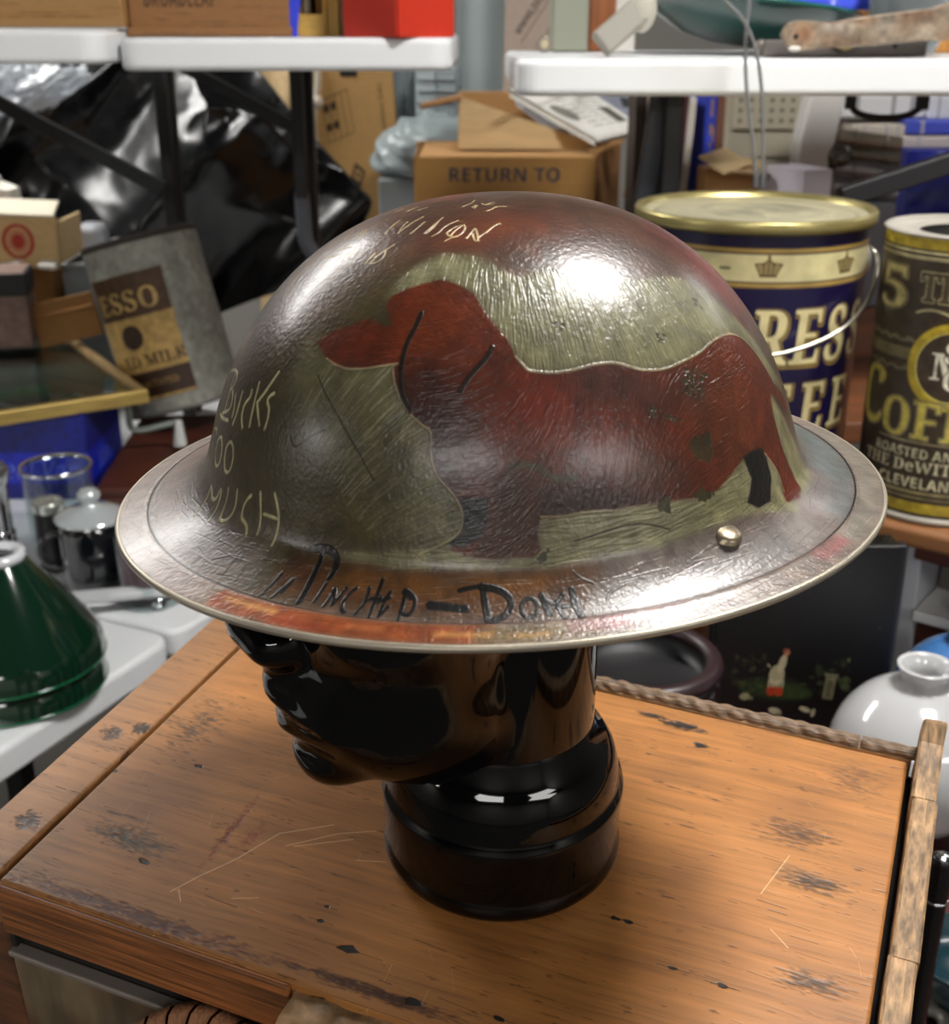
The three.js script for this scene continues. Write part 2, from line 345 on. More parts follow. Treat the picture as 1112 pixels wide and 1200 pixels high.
// bristle strokes scattered over a box of the sheet, along direction dir(x, y)
function bristles(list, n, x0, y0, x1, y1, len, wid, dir, cols) { for (let i = 0; i < n; i++) { const x = rr(x0, x1), y = rr(y0, y1), a = dir(x, y) + rr(-0.12, 0.12), l = rr(len * 0.5, len * 1.3); list.push([x, y, x + Math.cos(a) * l, y + Math.sin(a) * l, rr(wid * 0.5, wid * 1.4), cols[Math.floor(rnd() * cols.length)], rr(0.15, 0.6), rr(-1, 1)]); } }
const radial = (x, y) => Math.atan2(y - 1024, x - 1024), around = (x, y) => radial(x, y) + Math.PI / 2;
const strokesA = [], strokesB = [], strokesG = [], strokesR = [], strokesD = [];
bristles(strokesA, 2600, 800, 1150, 1560, 1560, 46, 2.6, radial, ['#98936f', '#878361', '#72704f', '#7e7a59', '#625e42']);
bristles(strokesB, 420, 420, 1380, 960, 1860, 110, 2.6, (x, y) => -0.25 + (y - 1500) * 0.0012, ['#97947a', '#85825f', '#6b6849', '#a09d80']);
bristles(strokesG, 900, 560, 1620, 1640, 1900, 100, 3.2, around, ['#948e6c', '#888264', '#736e4b', '#9a9576', '#625f40']);
bristles(strokesR, 2600, 20, 20, 2028, 2028, 90, 2.4, around, ['#7d6a5e', '#5a483c', '#8d7c70', '#4a3c33', '#86584a']);
bristles(strokesD, 3200, 640, 1400, 1720, 1860, 26, 2, (x, y) => radial(x, y) + 0.9 + Math.sin(x * 0.01) * 0.6, ['#75331c', '#481a0c', '#642812', '#33140a', '#7d3e24']);
const draw = (x, list, tone) => { for (const [a, b, c, d, w, col, al, h] of list) { x.globalAlpha = tone ? 0.2 : al * 0.8; x.strokeStyle = tone ? (h > 0 ? '#fff' : '#000') : col; x.lineWidth = w; x.beginPath(); x.moveTo(a, b); x.lineTo(c, d); x.stroke(); } x.globalAlpha = 1; };
const nibs = (x, lists, w, color, alpha = 1, f = curve) => { x.lineCap = x.lineJoin = 'round'; x.globalAlpha = alpha; x.strokeStyle = color; x.lineWidth = w; for (const l of lists) { f(x, l); x.stroke(); } x.globalAlpha = 1; };
const chips = (x, color, k = 1) => {                 // flakes lost from the paint
  const flake = (cx, cy, r, n = 9) => { x.fillStyle = color; x.beginPath(); for (let i = 0; i < n; i++) { const a = (i / n) * 6.283, q = r * (0.6 + 0.55 * hash(i + cx, cy)); x.lineTo(cx + q * Math.cos(a), cy + q * Math.sin(a)); } x.fill(); };
  x.save(); x.translate(1024, 1024); x.rotate(0.048); x.translate(-1024, -1024); x.globalAlpha = k;
  flake(1285, 1747, 17); flake(1272, 1752, 12); flake(1379, 1705, 16); flake(1399, 1699, 9); flake(1362, 1712, 8); flake(1412, 1692, 5);
  flake(993, 1846, 10); flake(984, 1852, 7); flake(1004, 1838, 5);
  x.globalAlpha = 0.75 * k; flake(1365, 1624, 30); flake(1345, 1630, 20); flake(1376, 1608, 16);
  x.globalAlpha = 1; seed = 99; for (const [cx, cy, r] of [[1063, 1461, 7], [1108, 1385, 6], [1354, 1329, 8], [1258, 1455, 6]]) for (let i = 0; i < 7; i++) flake(cx + rr(-9, 9), cy + rr(-9, 9), rr(1.5, r * 0.7), 6);
  for (let i = 0; i < 46; i++) flake(1337 + rr(-34, 22) + i * 0.2, 1510 + rr(-26, 30), rr(1.5, 6), 6);
  for (let i = 0; i < 30; i++) flake(1271 + rr(-46, 40), 1596 + rr(-8, 10), rr(1.5, 5), 6);
  x.restore();
};
const smear = (x, color, alpha) => { x.save(); x.filter = 'blur(3px)'; x.globalAlpha = alpha; x.strokeStyle = color; x.lineCap = 'round'; x.lineWidth = 13; x.beginPath(); x.moveTo(910, 1686); x.quadraticCurveTo(955, 1686, 978, 1709); x.quadraticCurveTo(1002, 1728, 1042, 1720); x.stroke(); x.restore(); };
const helmetColor = canvas(HS, HS, (x) => {
  x.fillStyle = '#463426'; x.fillRect(0, 0, HS, HS);
  ringArc(x, 0.86, 0, 6.3, 240, '#665a53', 0.9, 24);  // brim greys here and below lightened to carry its silvery sheen
  blob(x, 1060, 1080, 360, 260, '#4f2f20', 0.9, 60); blob(x, 1100, 960, 330, 150, '#4f3a2c', 0.6, 60);
  blob(x, 1005, 1215, 120, 60, '#6d341c', 0.7, 26); blob(x, 900, 1190, 90, 50, '#5f3220', 0.5, 26); blob(x, 1415, 1100, 110, 150, '#74302c', 0.8, 45); blob(x, 1460, 1190, 60, 90, '#7d3530', 0.5, 30);
  blob(x, 560, 1430, 250, 330, '#40381a', 0.95, 50, 0.5); blob(x, 720, 1720, 190, 90, '#443a1c', 0.9, 40, 0.3);
  blob(x, 640, 1180, 130, 110, '#5a3026', 0.6, 45);
  ringArc(x, 0.885, 1.45, 2.35, 92, '#50321a', 0.95, 14); ringArc(x, 0.87, 1.6, 2.2, 40, '#6b4620', 0.7, 10);
  ringArc(x, 0.89, 2.4, 3.7, 110, '#7b6e66', 0.8, 26); ringArc(x, 0.9, 2.9, 3.9, 60, '#835a49', 0.7, 26);
  ringArc(x, 0.9, -0.6, 0.62, 100, '#626e6e', 0.85, 26); ringArc(x, 0.88, 0.35, 0.75, 60, '#6a4a40', 0.5, 20); ringArc(x, 0.9, 0.7, 1.5, 90, '#7d7571', 0.8, 24);
  x.save(); x.beginPath(); x.arc(1024, 1024, 1022, 0, 7); x.arc(1024, 1024, 835, 0, 7, true); x.clip(); draw(x, strokesR); x.restore();
  // the pale grounds behind, before and under the dog
  const wash = (polys, color, alpha, soft) => { x.save(); x.filter = `blur(${soft}px)`; x.globalAlpha = alpha; x.fillStyle = color; for (const l of polys) { path(x, l, true); x.fill(); } x.restore(); };
  wash(ART.creamA, '#787656', 0.92, 9); wash(ART.creamB, '#6a6848', 0.45, 18); wash(ART.creamBdense, '#7d7b5e', 0.5, 16); wash(ART.ground, '#817d59', 0.9, 6);
  inside(x, ART.creamA, () => draw(x, strokesA)); inside(x, ART.creamB, () => draw(x, strokesB)); inside(x, ART.ground, () => draw(x, strokesG));
  // the dog
  x.save(); x.filter = 'blur(1.6px)'; x.fillStyle = '#57220f'; path(x, ART.dog[0], true); x.fill(); x.restore();
  inside(x, ART.dog, () => {
    blob(x, 860, 1440, 120, 90, '#662c14', 0.8, 30); blob(x, 1015, 1620, 150, 70, '#611f10', 0.9, 40); blob(x, 1150, 1690, 220, 40, '#5b200e', 0.8, 30); blob(x, 1420, 1540, 110, 120, '#582c1b', 0.9, 35);
    draw(x, strokesD);
    blob(x, 1180, 1560, 120, 40, '#3d241e', 0.85, 18); blob(x, 1330, 1530, 50, 46, '#402a22', 0.7, 16); blob(x, 1090, 1770, 250, 44, '#28110a', 0.9, 22); blob(x, 800, 1590, 85, 120, '#2f1813', 0.85, 28); blob(x, 700, 1480, 70, 40, '#43201a', 0.7, 18);
    blob(x, 930, 1500, 60, 80, '#4c2013', 0.55, 24); blob(x, 1270, 1690, 90, 26, '#3a2416', 0.55, 16); blob(x, 655, 1445, 46, 40, '#33251f', 0.95, 14);
    wash(ART.frontLeg, '#42200f', 0.92, 4);
  });
  wash(ART.blackLeg, '#13110f', 1, 1.5); wash(ART.brow, '#3d3524', 0.95, 4);
  nibs(x, ART.outline, 4.5, '#a39d78', 0.5); nibs(x, ART.outline, 1.6, '#bdb790', 0.4);
  nibs(x, ART.earLine, 8, '#181310', 0.9); nibs(x, ART.earLine, 12, '#1f1611', 0.35);
  smear(x, '#3d3a24', 0.95); chips(x, '#37331e');
  // lettering
  nibs(x, ART.hair, 1.4, '#b9a06c', 0.7); nibs(x, ART.creamThin, 3.6, '#c9b27c', 0.95); nibs(x, ART.cream, 8, '#a89e70', 0.95); nibs(x, ART.cream, 4, '#cfc798', 0.85);
  nibs(x, ART.black, 10, '#0d0c0b', 0.93); nibs(x, ART.blackThick, 16, '#0c0b0a', 0.97); nibs(x, ART.faint, 6, '#3a322e', 0.55);
  // rim band
  ringArc(x, 0.974, 0, 6.3, 52, '#857468', 0.75, 3); ringArc(x, 0.974, 1.75, 2.42, 44, '#86401c', 0.95, 5); ringArc(x, 0.978, 1.52, 1.76, 40, '#6d5a3c', 0.9, 5);
  for (const [a0, a1, s, c] of [[2.25, 2.4, 0.968, '#c79250'], [1.74, 1.86, 0.975, '#c58d4c'], [1.98, 2.06, 0.97, '#b5683a'], [2.1, 2.24, 0.985, '#7e2f12'], [1.62, 1.7, 0.98, '#a88048']]) ringArc(x, s, a0, a1, 12, c, 0.85, 4);
  for (const [a0, a1] of [[1.42, 1.56], [1.3, 1.38], [0.72, 0.86], [1.46, 1.5]]) ringArc(x, 0.968, a0, a1, 24, '#94383a', 0.6, 8);
  ringArc(x, 0.975, -0.2, 0.7, 40, '#7d7a6c', 0.6, 8); ringArc(x, 0.975, 2.5, 4.2, 40, '#8a7a72', 0.7, 8);
  ringArc(x, 0.947, -0.9, 0.75, 3.4, '#0e0c0b', 0.95, 0.7); ringArc(x, 0.947, 2.25, 4.4, 3.4, '#14110f', 0.9, 0.7); ringArc(x, 0.947, 0.75, 2.25, 2.4, '#3a1a14', 0.7, 0.8);
  nibs(x, ART.crack, 2.4, '#1d1912', 0.85);
  seed = 5; x.fillStyle = '#b5a98a'; for (let i = 0; i < 900; i++) { x.globalAlpha = rr(0.1, 0.5); const r = rr(0.5, 1.6); x.fillRect(rr(0, HS), rr(0, HS), r, r * rr(1, 3)); } x.globalAlpha = 1;
});
grain(helmetColor, 0.26, 0.035, 0.035, 5);
const helmetHeight = canvas(HS, HS, (x) => {
  x.fillStyle = '#808080'; x.fillRect(0, 0, HS, HS);
  draw(x, strokesR.filter((s) => Math.hypot(s[0] - 1024, s[1] - 1024) > 830), 1);
  x.save(); x.globalAlpha = 0.3; inside(x, ART.dog, () => draw(x, strokesD, 1)); inside(x, ART.creamA, () => draw(x, strokesA, 1)); inside(x, ART.creamB, () => draw(x, strokesB, 1)); inside(x, ART.ground, () => draw(x, strokesG, 1)); x.restore();
  nibs(x, ART.outline, 5, '#d0d0d0', 0.7); nibs(x, ART.earLine, 9, '#d0d0d0', 0.8); chips(x, '#505050'); 
  nibs(x, ART.cream, 6.5, '#d8d8d8', 0.9); nibs(x, ART.creamThin, 2.6, '#d0d0d0'); nibs(x, ART.black, 8, '#f0f0f0', 0.9); nibs(x, ART.blackThick, 14, '#f0f0f0', 0.9); nibs(x, ART.faint, 5, '#e0e0e0', 0.9);
  nibs(x, ART.crack, 2.6, '#303030'); ringArc(x, 0.947, 0, 6.3, 3, '#101010', 0.9, 0.8);
});
const helmetBump = ctex((() => {
  const x = helmetHeight.getContext('2d'), d = x.getImageData(0, 0, HS, HS);
  for (let j = 0, i = 0; j < HS; j++) for (let k = 0; k < HS; k++, i += 4) { const n = (fbm(k * 0.15, j * 0.15, 3) - 0.5) * 66 + (fbm(k * 0.02, j * 0.02, 2) - 0.5) * 22; d.data[i] = d.data[i + 1] = d.data[i + 2] = clamp(d.data[i] + n, 0, 255); }
  x.putImageData(d, 0, 0); return helmetHeight;
})(), false);
const paintMat = phys('#e2e2e2', 0.34, { map: ctex(helmetColor), bumpMap: helmetBump, bumpScale: 0.0007, clearcoat: 0.35, clearcoatRoughness: 0.22 });
{
  const g = thing('helmet', 'wide-brimmed steel soldier helmet with a hand-painted red dog and brushed lettering, on the black head', 'helmet', HELM.pos);
  g.rotation.order = 'ZXY'; g.rotation.set(HELM.pitch, HELM.yaw, HELM.roll); onSlope(g);
  part('shell', helmetShell(false), paintMat, g); part('inside', helmetShell(true), std('#121110', 0.7), g, null, null, 'unpainted dark inside');
  const ring = []; for (let i = 0; i < 96; i++) { const a = (i / 96) * 2 * Math.PI; ring.push([HELM.ax * Math.cos(a), -0.0006, HELM.az * Math.sin(a)]); }
  part('rim', tube(ring, 0.0015, 384, 10, true), std('#ffffff', 0.42, { metalness: 0.6, map: noisy('#a39a8a', 0.35, 0.3, 0.3, 128, 128) }), g);
  const rivet = lathe([[0.0001, 0.002], [0.0024, 0.0019], [0.0042, 0.0014], [0.0053, 0.0005], [0.0056, -0.001]], 32), rm = std('#8d806c', 0.32, { metalness: 0.75 });
  for (const [s, a] of [[0.847, 1.08], [0.847, -2.05]]) {
    const [rx, rz, y] = profile[Math.round(s * (HROWS - 1))];
    const m = part('rivet', rivet, rm, g, [rx * Math.cos(a), y, rz * Math.sin(a)]);
    m.quaternion.setFromUnitVectors(V(0, 1, 0), V(Math.cos(a) * 0.28, 1, Math.sin(a) * 0.28).normalize());
  }
}

// ---------------------------------------------------------------- the black glass head under it
{
  const g = thing('mannequin_head', 'glossy black glass display head facing left, on a round foot, wearing the helmet', 'mannequin head', V(0.013, 1.0, -0.456), 14 * Math.PI / 180);
  onSlope(g);
  const glossy = phys('#030304', 0.05, { specularIntensity: 0.6 });
  // signed distance: f forward, h up, s to the side
  const smin = (a, b, k) => { const h = clamp(0.5 + (0.5 * (b - a)) / k, 0, 1); return b + (a - b) * h - k * h * (1 - h); };
  const smax = (a, b, k) => -smin(-a, -b, k);
  const ellip = (f, h, s, c, r) => { const x = (f - c[0]) / r[0], y = (h - c[1]) / r[1], z = (s - c[2]) / r[2], k = Math.hypot(x, y, z), k2 = Math.hypot(x / r[0], y / r[1], z / r[2]); return k < 1e-6 ? -Math.min(...r) : (k * (k - 1)) / k2; };
  const caps = (f, h, s, a, b, ra, rb) => { const d = [b[0] - a[0], b[1] - a[1], b[2] - a[2]], t = clamp(((f - a[0]) * d[0] + (h - a[1]) * d[1] + (s - a[2]) * d[2]) / (d[0] * d[0] + d[1] * d[1] + d[2] * d[2]), 0, 1); return Math.hypot(f - a[0] - d[0] * t, h - a[1] - d[1] * t, s - a[2] - d[2] * t) - lerp(ra, rb, t); };
  const sdf = (f, h0, s0) => {
    const s = Math.abs(s0), h = h0 - 0.006;
    let d = ellip(f, h, s, [0.003, 0.212, 0], [0.088, 0.078, 0.068]);                              // skull
    d = smin(d, ellip(f, h, s, [0.044, 0.142, 0], [0.05, 0.075, 0.052]), 0.02);                    // face
    d = smin(d, ellip(f, h, s, [0.038, 0.092, 0], [0.05, 0.038, 0.046]), 0.02);                    // jaw
    d = smin(d, ellip(f, h, s, [0.0775, 0.0695, 0], [0.0185, 0.0165, 0.0235]), 0.012);             // chin
    d = smin(d, ellip(f, h, s, [0.073, 0.1, 0], [0.0255, 0.024, 0.032]), 0.014);                   // muzzle
    d = smin(d, caps(f, h, s, [0.09, 0.175, 0], [0.1065, 0.1365, 0], 0.0085, 0.0122), 0.012);      // nose
    d = smin(d, ellip(f, h, s, [0.0985, 0.131, 0.0125], [0.0125, 0.0095, 0.009]), 0.008);         // nostril wings
    d = smin(d, caps(f, h, s, [0.0985, 0.128, 0], [0.0955, 0.112, 0], 0.0085, 0.0085), 0.012);       // philtrum
    d = smin(d, ellip(f, h, s, [0.056, 0.15, 0.034], [0.026, 0.016, 0.019]), 0.014);               // cheek
    const w = smoothstep(s, 0.003, 0.036), w1 = s < 0.034 ? w : 1;
    d = smin(d, Math.hypot(f - lerp(0.0992, 0.077, w1), h - lerp(0.1045, 0.0955, w1), Math.max(0, s - 0.033)) - lerp(0.0062, 0.0028, w1), 0.0055);   // upper lip
    d = smin(d, Math.hypot(f - lerp(0.0945, 0.0755, w1), h - lerp(0.0865, 0.092, w1), Math.max(0, s - 0.03)) - lerp(0.0072, 0.0028, w1), 0.0055);     // lower lip
    d = smax(d, 0.0018 - 0.0014 * w1 - Math.hypot(f - lerp(0.1045, 0.086, w1), h - lerp(0.0962, 0.0942, w1), Math.max(0, s - 0.032)), 0.0022);                // line of the mouth
    d = smax(d, 0.0075 - Math.hypot(f - lerp(0.1015, 0.086, w1), h - 0.0772, Math.max(0, s - 0.026)), 0.003);                                 // dent under the lip
    const neck = Math.hypot(f, s / 0.98) - lerp(0.0415, 0.0415, smoothstep(h, 0.05, 0.15));
    d = smin(d, Math.max(neck, h - 0.19, 0.05 - h), 0.004);
    return d;
  };
  const N = 132, span = 0.16, cf = 0.02, ch = 0.165, mc = new MarchingCubes(N, glossy, false, false, 400000);
  for (let k = 0; k < N; k++) for (let j = 0; j < N; j++) for (let i = 0; i < N; i++) { const q = (t) => ((t - N / 2) / (N / 2)) * span; mc.field[i + j * N + k * N * N] = -sdf(cf - q(i), ch + q(j), q(k)); }
  mc.isolation = 0; mc.update();
  const geo = new THREE.BufferGeometry(), p = new Float32Array(mc.count * 3), n = new Float32Array(mc.count * 3);
  for (let i = 0; i < mc.count; i++) {
    const x = mc.positionArray[i * 3] * span, y = mc.positionArray[i * 3 + 1] * span, z = mc.positionArray[i * 3 + 2] * span, f = cf - x, h = ch + y, e = 0.0006;
    p.set([x - cf, h, z], i * 3);
    const gx = -(sdf(f + e, h, z) - sdf(f - e, h, z)), gy = sdf(f, h + e, z) - sdf(f, h - e, z), gz = sdf(f, h, z + e) - sdf(f, h, z - e), l = Math.hypot(gx, gy, gz) || 1;
    n.set([gx / l, gy / l, gz / l], i * 3);
  }
  geo.setAttribute('position', new THREE.BufferAttribute(p, 3)); geo.setAttribute('normal', new THREE.BufferAttribute(n, 3));
  part('head', geo, glossy, g);
  part('foot', lathe([[0.0001, 0.0003], [0.048, 0.0003], [0.0535, 0.002], [0.056, 0.0055], [0.0563, 0.009], [0.0552, 0.0118], [0.0546, 0.013], [0.0552, 0.02], [0.0562, 0.034], [0.0566, 0.0405], [0.0562, 0.0428], [0.0545, 0.0442], [0.0538, 0.0465], [0.0534, 0.053], [0.0515, 0.06], [0.0475, 0.0665], [0.0435, 0.0715], [0.0418, 0.078], [0.0405, 0.08]], 128), glossy, g);
}

// ---------------------------------------------------------------- the old pine chest that carries the head
const CHEST = { pos: V(0.013, 0, -0.449), turn: -22.2 * Math.PI / 180 };       // local x runs along the front, local -z away from the viewer
{
  const A0 = -0.25, D0 = -0.125, PPM = 4400, W = 2000, H = 1290;              // the sheet of board colour: a across, d upwards from the front
  const px = (a, d) => [(a - A0) * PPM, H - (d - D0) * PPM];
  const line = (x, pts) => { x.beginPath(); pts.forEach(([a, d], i) => { const [p, q] = px(a, d); i ? x.lineTo(p, q) : x.moveTo(p, q); }); x.stroke(); };
  const dark = canvas(W, H, (x) => {
    x.fillStyle = '#a96a30'; x.fillRect(0, 0, W, H);
    const d = x.getImageData(0, 0, W, H);
    for (let j = 0, i = 0; j < H; j++) for (let k = 0; k < W; k++, i += 4) {
      const jj = j + 14 * fbm(k * 0.004, j * 0.004, 3) + k * 0.02;
      const g1 = fbm(k * 0.0035, jj * 0.075, 4), g2 = vnoise(k * 0.012, jj * 0.33), g3 = fbm(k * 0.006, j * 0.006, 3), worn = fbm(k * 0.02, j * 0.09, 4);
      let f = 0.92 + 0.3 * g1 - 0.1 * smoothstep(g2, 0.62, 0.95) + 0.3 * (g3 - 0.5);
      const pit = smoothstep(worn, 0.68, 0.8) * smoothstep(vnoise(k * 0.05, jj * 0.5), 0.5, 0.8);
      f *= 1 - 0.4 * pit;
      const grey = clamp(smoothstep(0.075 - k / PPM, 0, 0.09) * 0.75 + smoothstep(j, H - 260, H) * 0.35 + (g3 - 0.5) * 0.5, 0, 0.85);     // old grime, with the dimmer light of the left end and front painted in
      const r = lerp(152, 114, grey) * f, gg = lerp(99, 83, grey) * f * lerp(1, 1.02, g3), b = lerp(50, 58, grey) * f;
      d.data[i] = clamp(r, 0, 255); d.data[i + 1] = clamp(gg, 0, 255); d.data[i + 2] = clamp(b, 0, 255);
    }
    x.putImageData(d, 0, 0);
    x.lineCap = 'round';
    const blotch = (a, dd, ra, rd, col, al, blur, n = 14) => soft(x, 0.7 + blur * 0.12, (y) => { y.fillStyle = col; for (let i = 0; i < n * 9; i++) { const [p, q] = px(a + rr(-ra, ra) * rr(0.2, 1), dd + rr(-rd, rd) * rr(0.2, 1)); y.globalAlpha = al * rr(0.4, 1); y.beginPath(); y.ellipse(p, q, rr(0.05, 0.2) * Math.min(ra, 0.016) * PPM + 1, rr(0.03, 0.1) * Math.min(rd, 0.006) * PPM + 0.7, 0.03, 0, 7); y.fill(); } });  // stains and streaks, each a scatter of small flat ellipses
    seed = 21;
    blotch(0.0569, 0.13, 0.014, 0.004, '#1b1410', 0.75, 2); blotch(0.0694, 0.1167, 0.004, 0.0025, '#1b1410', 0.8, 1.5); blotch(0.0386, 0.1329, 0.009, 0.0025, '#2a1d14', 0.7, 2);
    blotch(-0.2252, -0.0676, 0.008, 0.008, '#20160f', 0.6, 3); blotch(-0.2165, 0.015, 0.006, 0.006, '#20160f', 0.6, 2.5); blotch(-0.23, 0.006, 0.009, 0.007, '#2a1b12', 0.5, 3);
    blotch(0.13, 0.066, 0.022, 0.012, '#3a2616', 0.28, 2, 30); blotch(0.1415, 0.036, 0.02, 0.008, '#2e2014', 0.3, 2, 26); blotch(0.15, -0.024, 0.018, 0.008, '#2e2014', 0.3, 2, 20); blotch(0.15, 0.12, 0.02, 0.02, '#3a2616', 0.18, 3, 30);
    blotch(-0.128, -0.035, 0.003, 0.032, '#6a2c12', 0.5, 6, 24); blotch(-0.1164, -0.037, 0.006, 0.02, '#7a3015', 0.25, 8, 20);  // two thin reddish-brown streaks running front to back, left of the middle
    blotch(-0.17, -0.06, 0.03, 0.01, '#2c2115', 0.3, 2, 40); blotch(-0.19, 0.03, 0.02, 0.04, '#2c2115', 0.35, 2, 26); blotch(-0.14, -0.1, 0.09, 0.006, '#4a2417', 0.55, 4, 60); blotch(-0.02, -0.098, 0.05, 0.004, '#3a2015', 0.5, 3, 40);
    for (const [a, dd, r] of [[-0.0401, -0.0813, 0.0042], [-0.0023, -0.0965, 0.0036], [-0.0592, -0.0712, 0.0016], [-0.0608, -0.0626, 0.0014], [0.0686, -0.0197, 0.0022], [0.0624, -0.0199, 0.0018], [0.0933, -0.0381, 0.0018], [0.1148, -0.0392, 0.0019], [0.0341, -0.0905, 0.002], [-0.21, -0.02, 0.0022], [-0.17, 0.0, 0.002], [-0.155, -0.07, 0.0024], [-0.1, 0.03, 0.0016]]) {
      const [p, q] = px(a, dd); x.fillStyle = '#0f0b08'; x.globalAlpha = 0.9; x.beginPath(); for (let i = 0; i < 9; i++) { const t = (i / 9) * 6.28, k = r * PPM * (0.6 + 0.6 * hash(i, Math.round(p))); x.lineTo(p + k * 1.3 * Math.cos(t), q + k * 0.7 * Math.sin(t)); } x.fill(); x.globalAlpha = 0.3; x.fillRect(p - r * PPM * 4, q - 1, r * PPM * 8, 2.4);
    }
    x.strokeStyle = '#e0b98a'; x.lineWidth = 2.2; x.globalAlpha = 0.8;
    line(x, [[-0.1318, -0.082], [-0.1249, -0.0682], [-0.115, -0.052], [-0.1051, -0.0289], [-0.0834, -0.0132]]); line(x, [[-0.0981, -0.0355], [-0.0785, -0.0181], [-0.0622, -0.0094]]); line(x, [[-0.1035, -0.0747], [-0.0923, -0.0696]]); line(x, [[-0.0622, -0.0312], [-0.0487, -0.027]]); line(x, [[-0.094, -0.034], [-0.07, -0.019]]);
    line(x, [[-0.124, -0.085], [-0.129, -0.079]]); line(x, [[0.12, 0.02], [0.128, 0.05]]); line(x, [[0.128, -0.0], [0.137, -0.008]]);
    for (let i = 0; i < 70; i++) { const a = rr(-0.2, 0.17), dd = rr(-0.1, 0.14), t = rr(0, 6.28), l = rr(0.002, 0.012); x.globalAlpha = rr(0.15, 0.5); x.lineWidth = rr(0.8, 2); line(x, [[a, dd], [a + l * Math.cos(t), dd + l * Math.sin(t)]]); }
    x.strokeStyle = '#2a1a10'; for (let i = 0; i < 260; i++) { const a = rr(-0.24, 0.17), dd = rr(-0.1, 0.15), l = rr(0.003, 0.022); x.globalAlpha = rr(0.15, 0.55); x.lineWidth = rr(0.8, 2.6); line(x, [[a, dd], [a + l, dd - l * rr(-0.02, 0.08)]]); }
    x.globalAlpha = 1;
  });
  const boardMap = ctex(dark), bumpC = canvas(1000, 645, (x) => { x.drawImage(dark, 0, 0, 1000, 645); }), boardBump = ctex(bumpC, false);
  const board = std('#ffffff', 0.46, { map: boardMap, bumpMap: boardBump, bumpScale: 0.0007 });
  const oldMap = noisy('#5b3720', 0.42, 0.01, 0.13, 512, 256); oldMap.repeat.set(3, 3); const old = std('#ffffff', 0.55, { map: oldMap, bumpMap: oldMap, bumpScale: 0.0006 });
  const rimMap = noisy('#8f7150', 0.5, 0.03, 0.06, 512, 256), worn = std('#ffffff', 0.6, { map: rimMap, bumpMap: rimMap, bumpScale: 0.0012 });
  const g = thing('wooden_chest', 'scratched orange-brown pine chest with a worn raised rim, standing under the black head', 'chest', CHEST.pos, CHEST.turn);
  onSlope(g); g.updateMatrixWorld(true);
  const boardUV = (geo, cx, cy, cz) => { const p = geo.attributes.position, n = geo.attributes.normal, u = geo.attributes.uv; for (let i = 0; i < p.count; i++) { const a = p.getX(i) + cx, y = p.getY(i) + cy, d = -(p.getZ(i) + cz); let q = d; if (Math.abs(n.getY(i)) < 0.6) q = d + (1 - y) * 0.8 + 0.02; u.setXY(i, ((a - A0) * PPM) / W, ((q - D0) * PPM) / H); } return geo; };
  const plank = (name, a0, a1, d0, d1, y0, y1, mat, r = 0.003) => { const c = [(a0 + a1) / 2, (y0 + y1) / 2, -(d0 + d1) / 2]; return part(name, boardUV(rbox(a1 - a0, y1 - y0, d1 - d0, r, 3), ...c), mat, g, c); };
  // a board whose upper edges are knocked about
  const wobble = (m, amp, seedIn) => { const p = m.geometry.attributes.position; for (let i = 0; i < p.count; i++) { const x = p.getX(i), y = p.getY(i), z = p.getZ(i); const k = amp * (vnoise((x + seedIn) * 60, (z - y) * 60) - 0.5); p.setXYZ(i, x + k, y + k * 0.5, z + k); } m.geometry.computeVertexNormals(); };
  plank('end_board', -0.2445, -0.2134, -0.106, 0.158, 0.971, 1.0, board, 0.0018);
  plank('top_board', -0.2108, 0.1745, -0.106, 0.145, 0.970, 1.0, board, 0.0022);
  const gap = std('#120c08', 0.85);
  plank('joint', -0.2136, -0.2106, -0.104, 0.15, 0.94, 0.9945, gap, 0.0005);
  plank('front_recess_shade', -0.216, 0.16, -0.1, -0.086, 0.93, 0.972, gap, 0.001);  // near-black strip standing in for the shade under the top board
  plank('front_edging', -0.2108, -0.0545, -0.1088, -0.1052, 0.9695, 0.9985, std('#ffffff', 0.45, { map: (() => { const t = noisy('#7d4c28', 0.55, 0.012, 0.2, 512, 256); t.repeat.set(2, 6); return t; })() }), 0.0015);
  plank('side_gap_shade', 0.1735, 0.1785, -0.1, 0.15, 0.93, 0.988, std('#140e0a', 0.8));  // near-black filler standing in for the shade beside the raised strip
  // carved rope moulding along the back, in two lengths with a gap
  const rope = (a0, a1) => {
    const n = Math.round((a1 - a0) / 0.0012), R = 14, pos = [], idx = [], uv = [];
    for (let i = 0; i <= n; i++) for (let j = 0; j <= R; j++) { const a = lerp(a0, a1, i / n), t = Math.PI * (j / R), tw = 0.0004 * Math.sin((a * 620) + t * 1.9) + 0.0016 * (fbm(a * 190, t * 1.7, 3) - 0.5), r = 0.0046 + tw; pos.push(a, 1.0005 + Math.sin(t) * r * 0.9, -(0.1505 - Math.cos(t) * r)); uv.push(a * 14, t * 0.3); }
    for (let i = 0; i < n; i++) for (let j = 0; j < R; j++) { const p = i * (R + 1) + j, q = p + R + 1; idx.push(p, q, p + 1, p + 1, q, q + 1); }
    const geo = new THREE.BufferGeometry(); geo.setAttribute('position', new THREE.Float32BufferAttribute(pos, 3)); geo.setAttribute('uv', new THREE.Float32BufferAttribute(uv, 2)); geo.setIndex(idx); geo.computeVertexNormals(); return geo;
  };
  const trimMap = noisy('#6e5843', 0.55, 0.05, 0.09, 256, 256), trim = std('#ffffff', 0.6, { map: trimMap, bumpMap: trimMap, bumpScale: 0.0012 });
  part('rope_moulding', rope(-0.2108, 0.1485), trim, g); part('rope_moulding', rope(0.1497, 0.1775), trim, g);
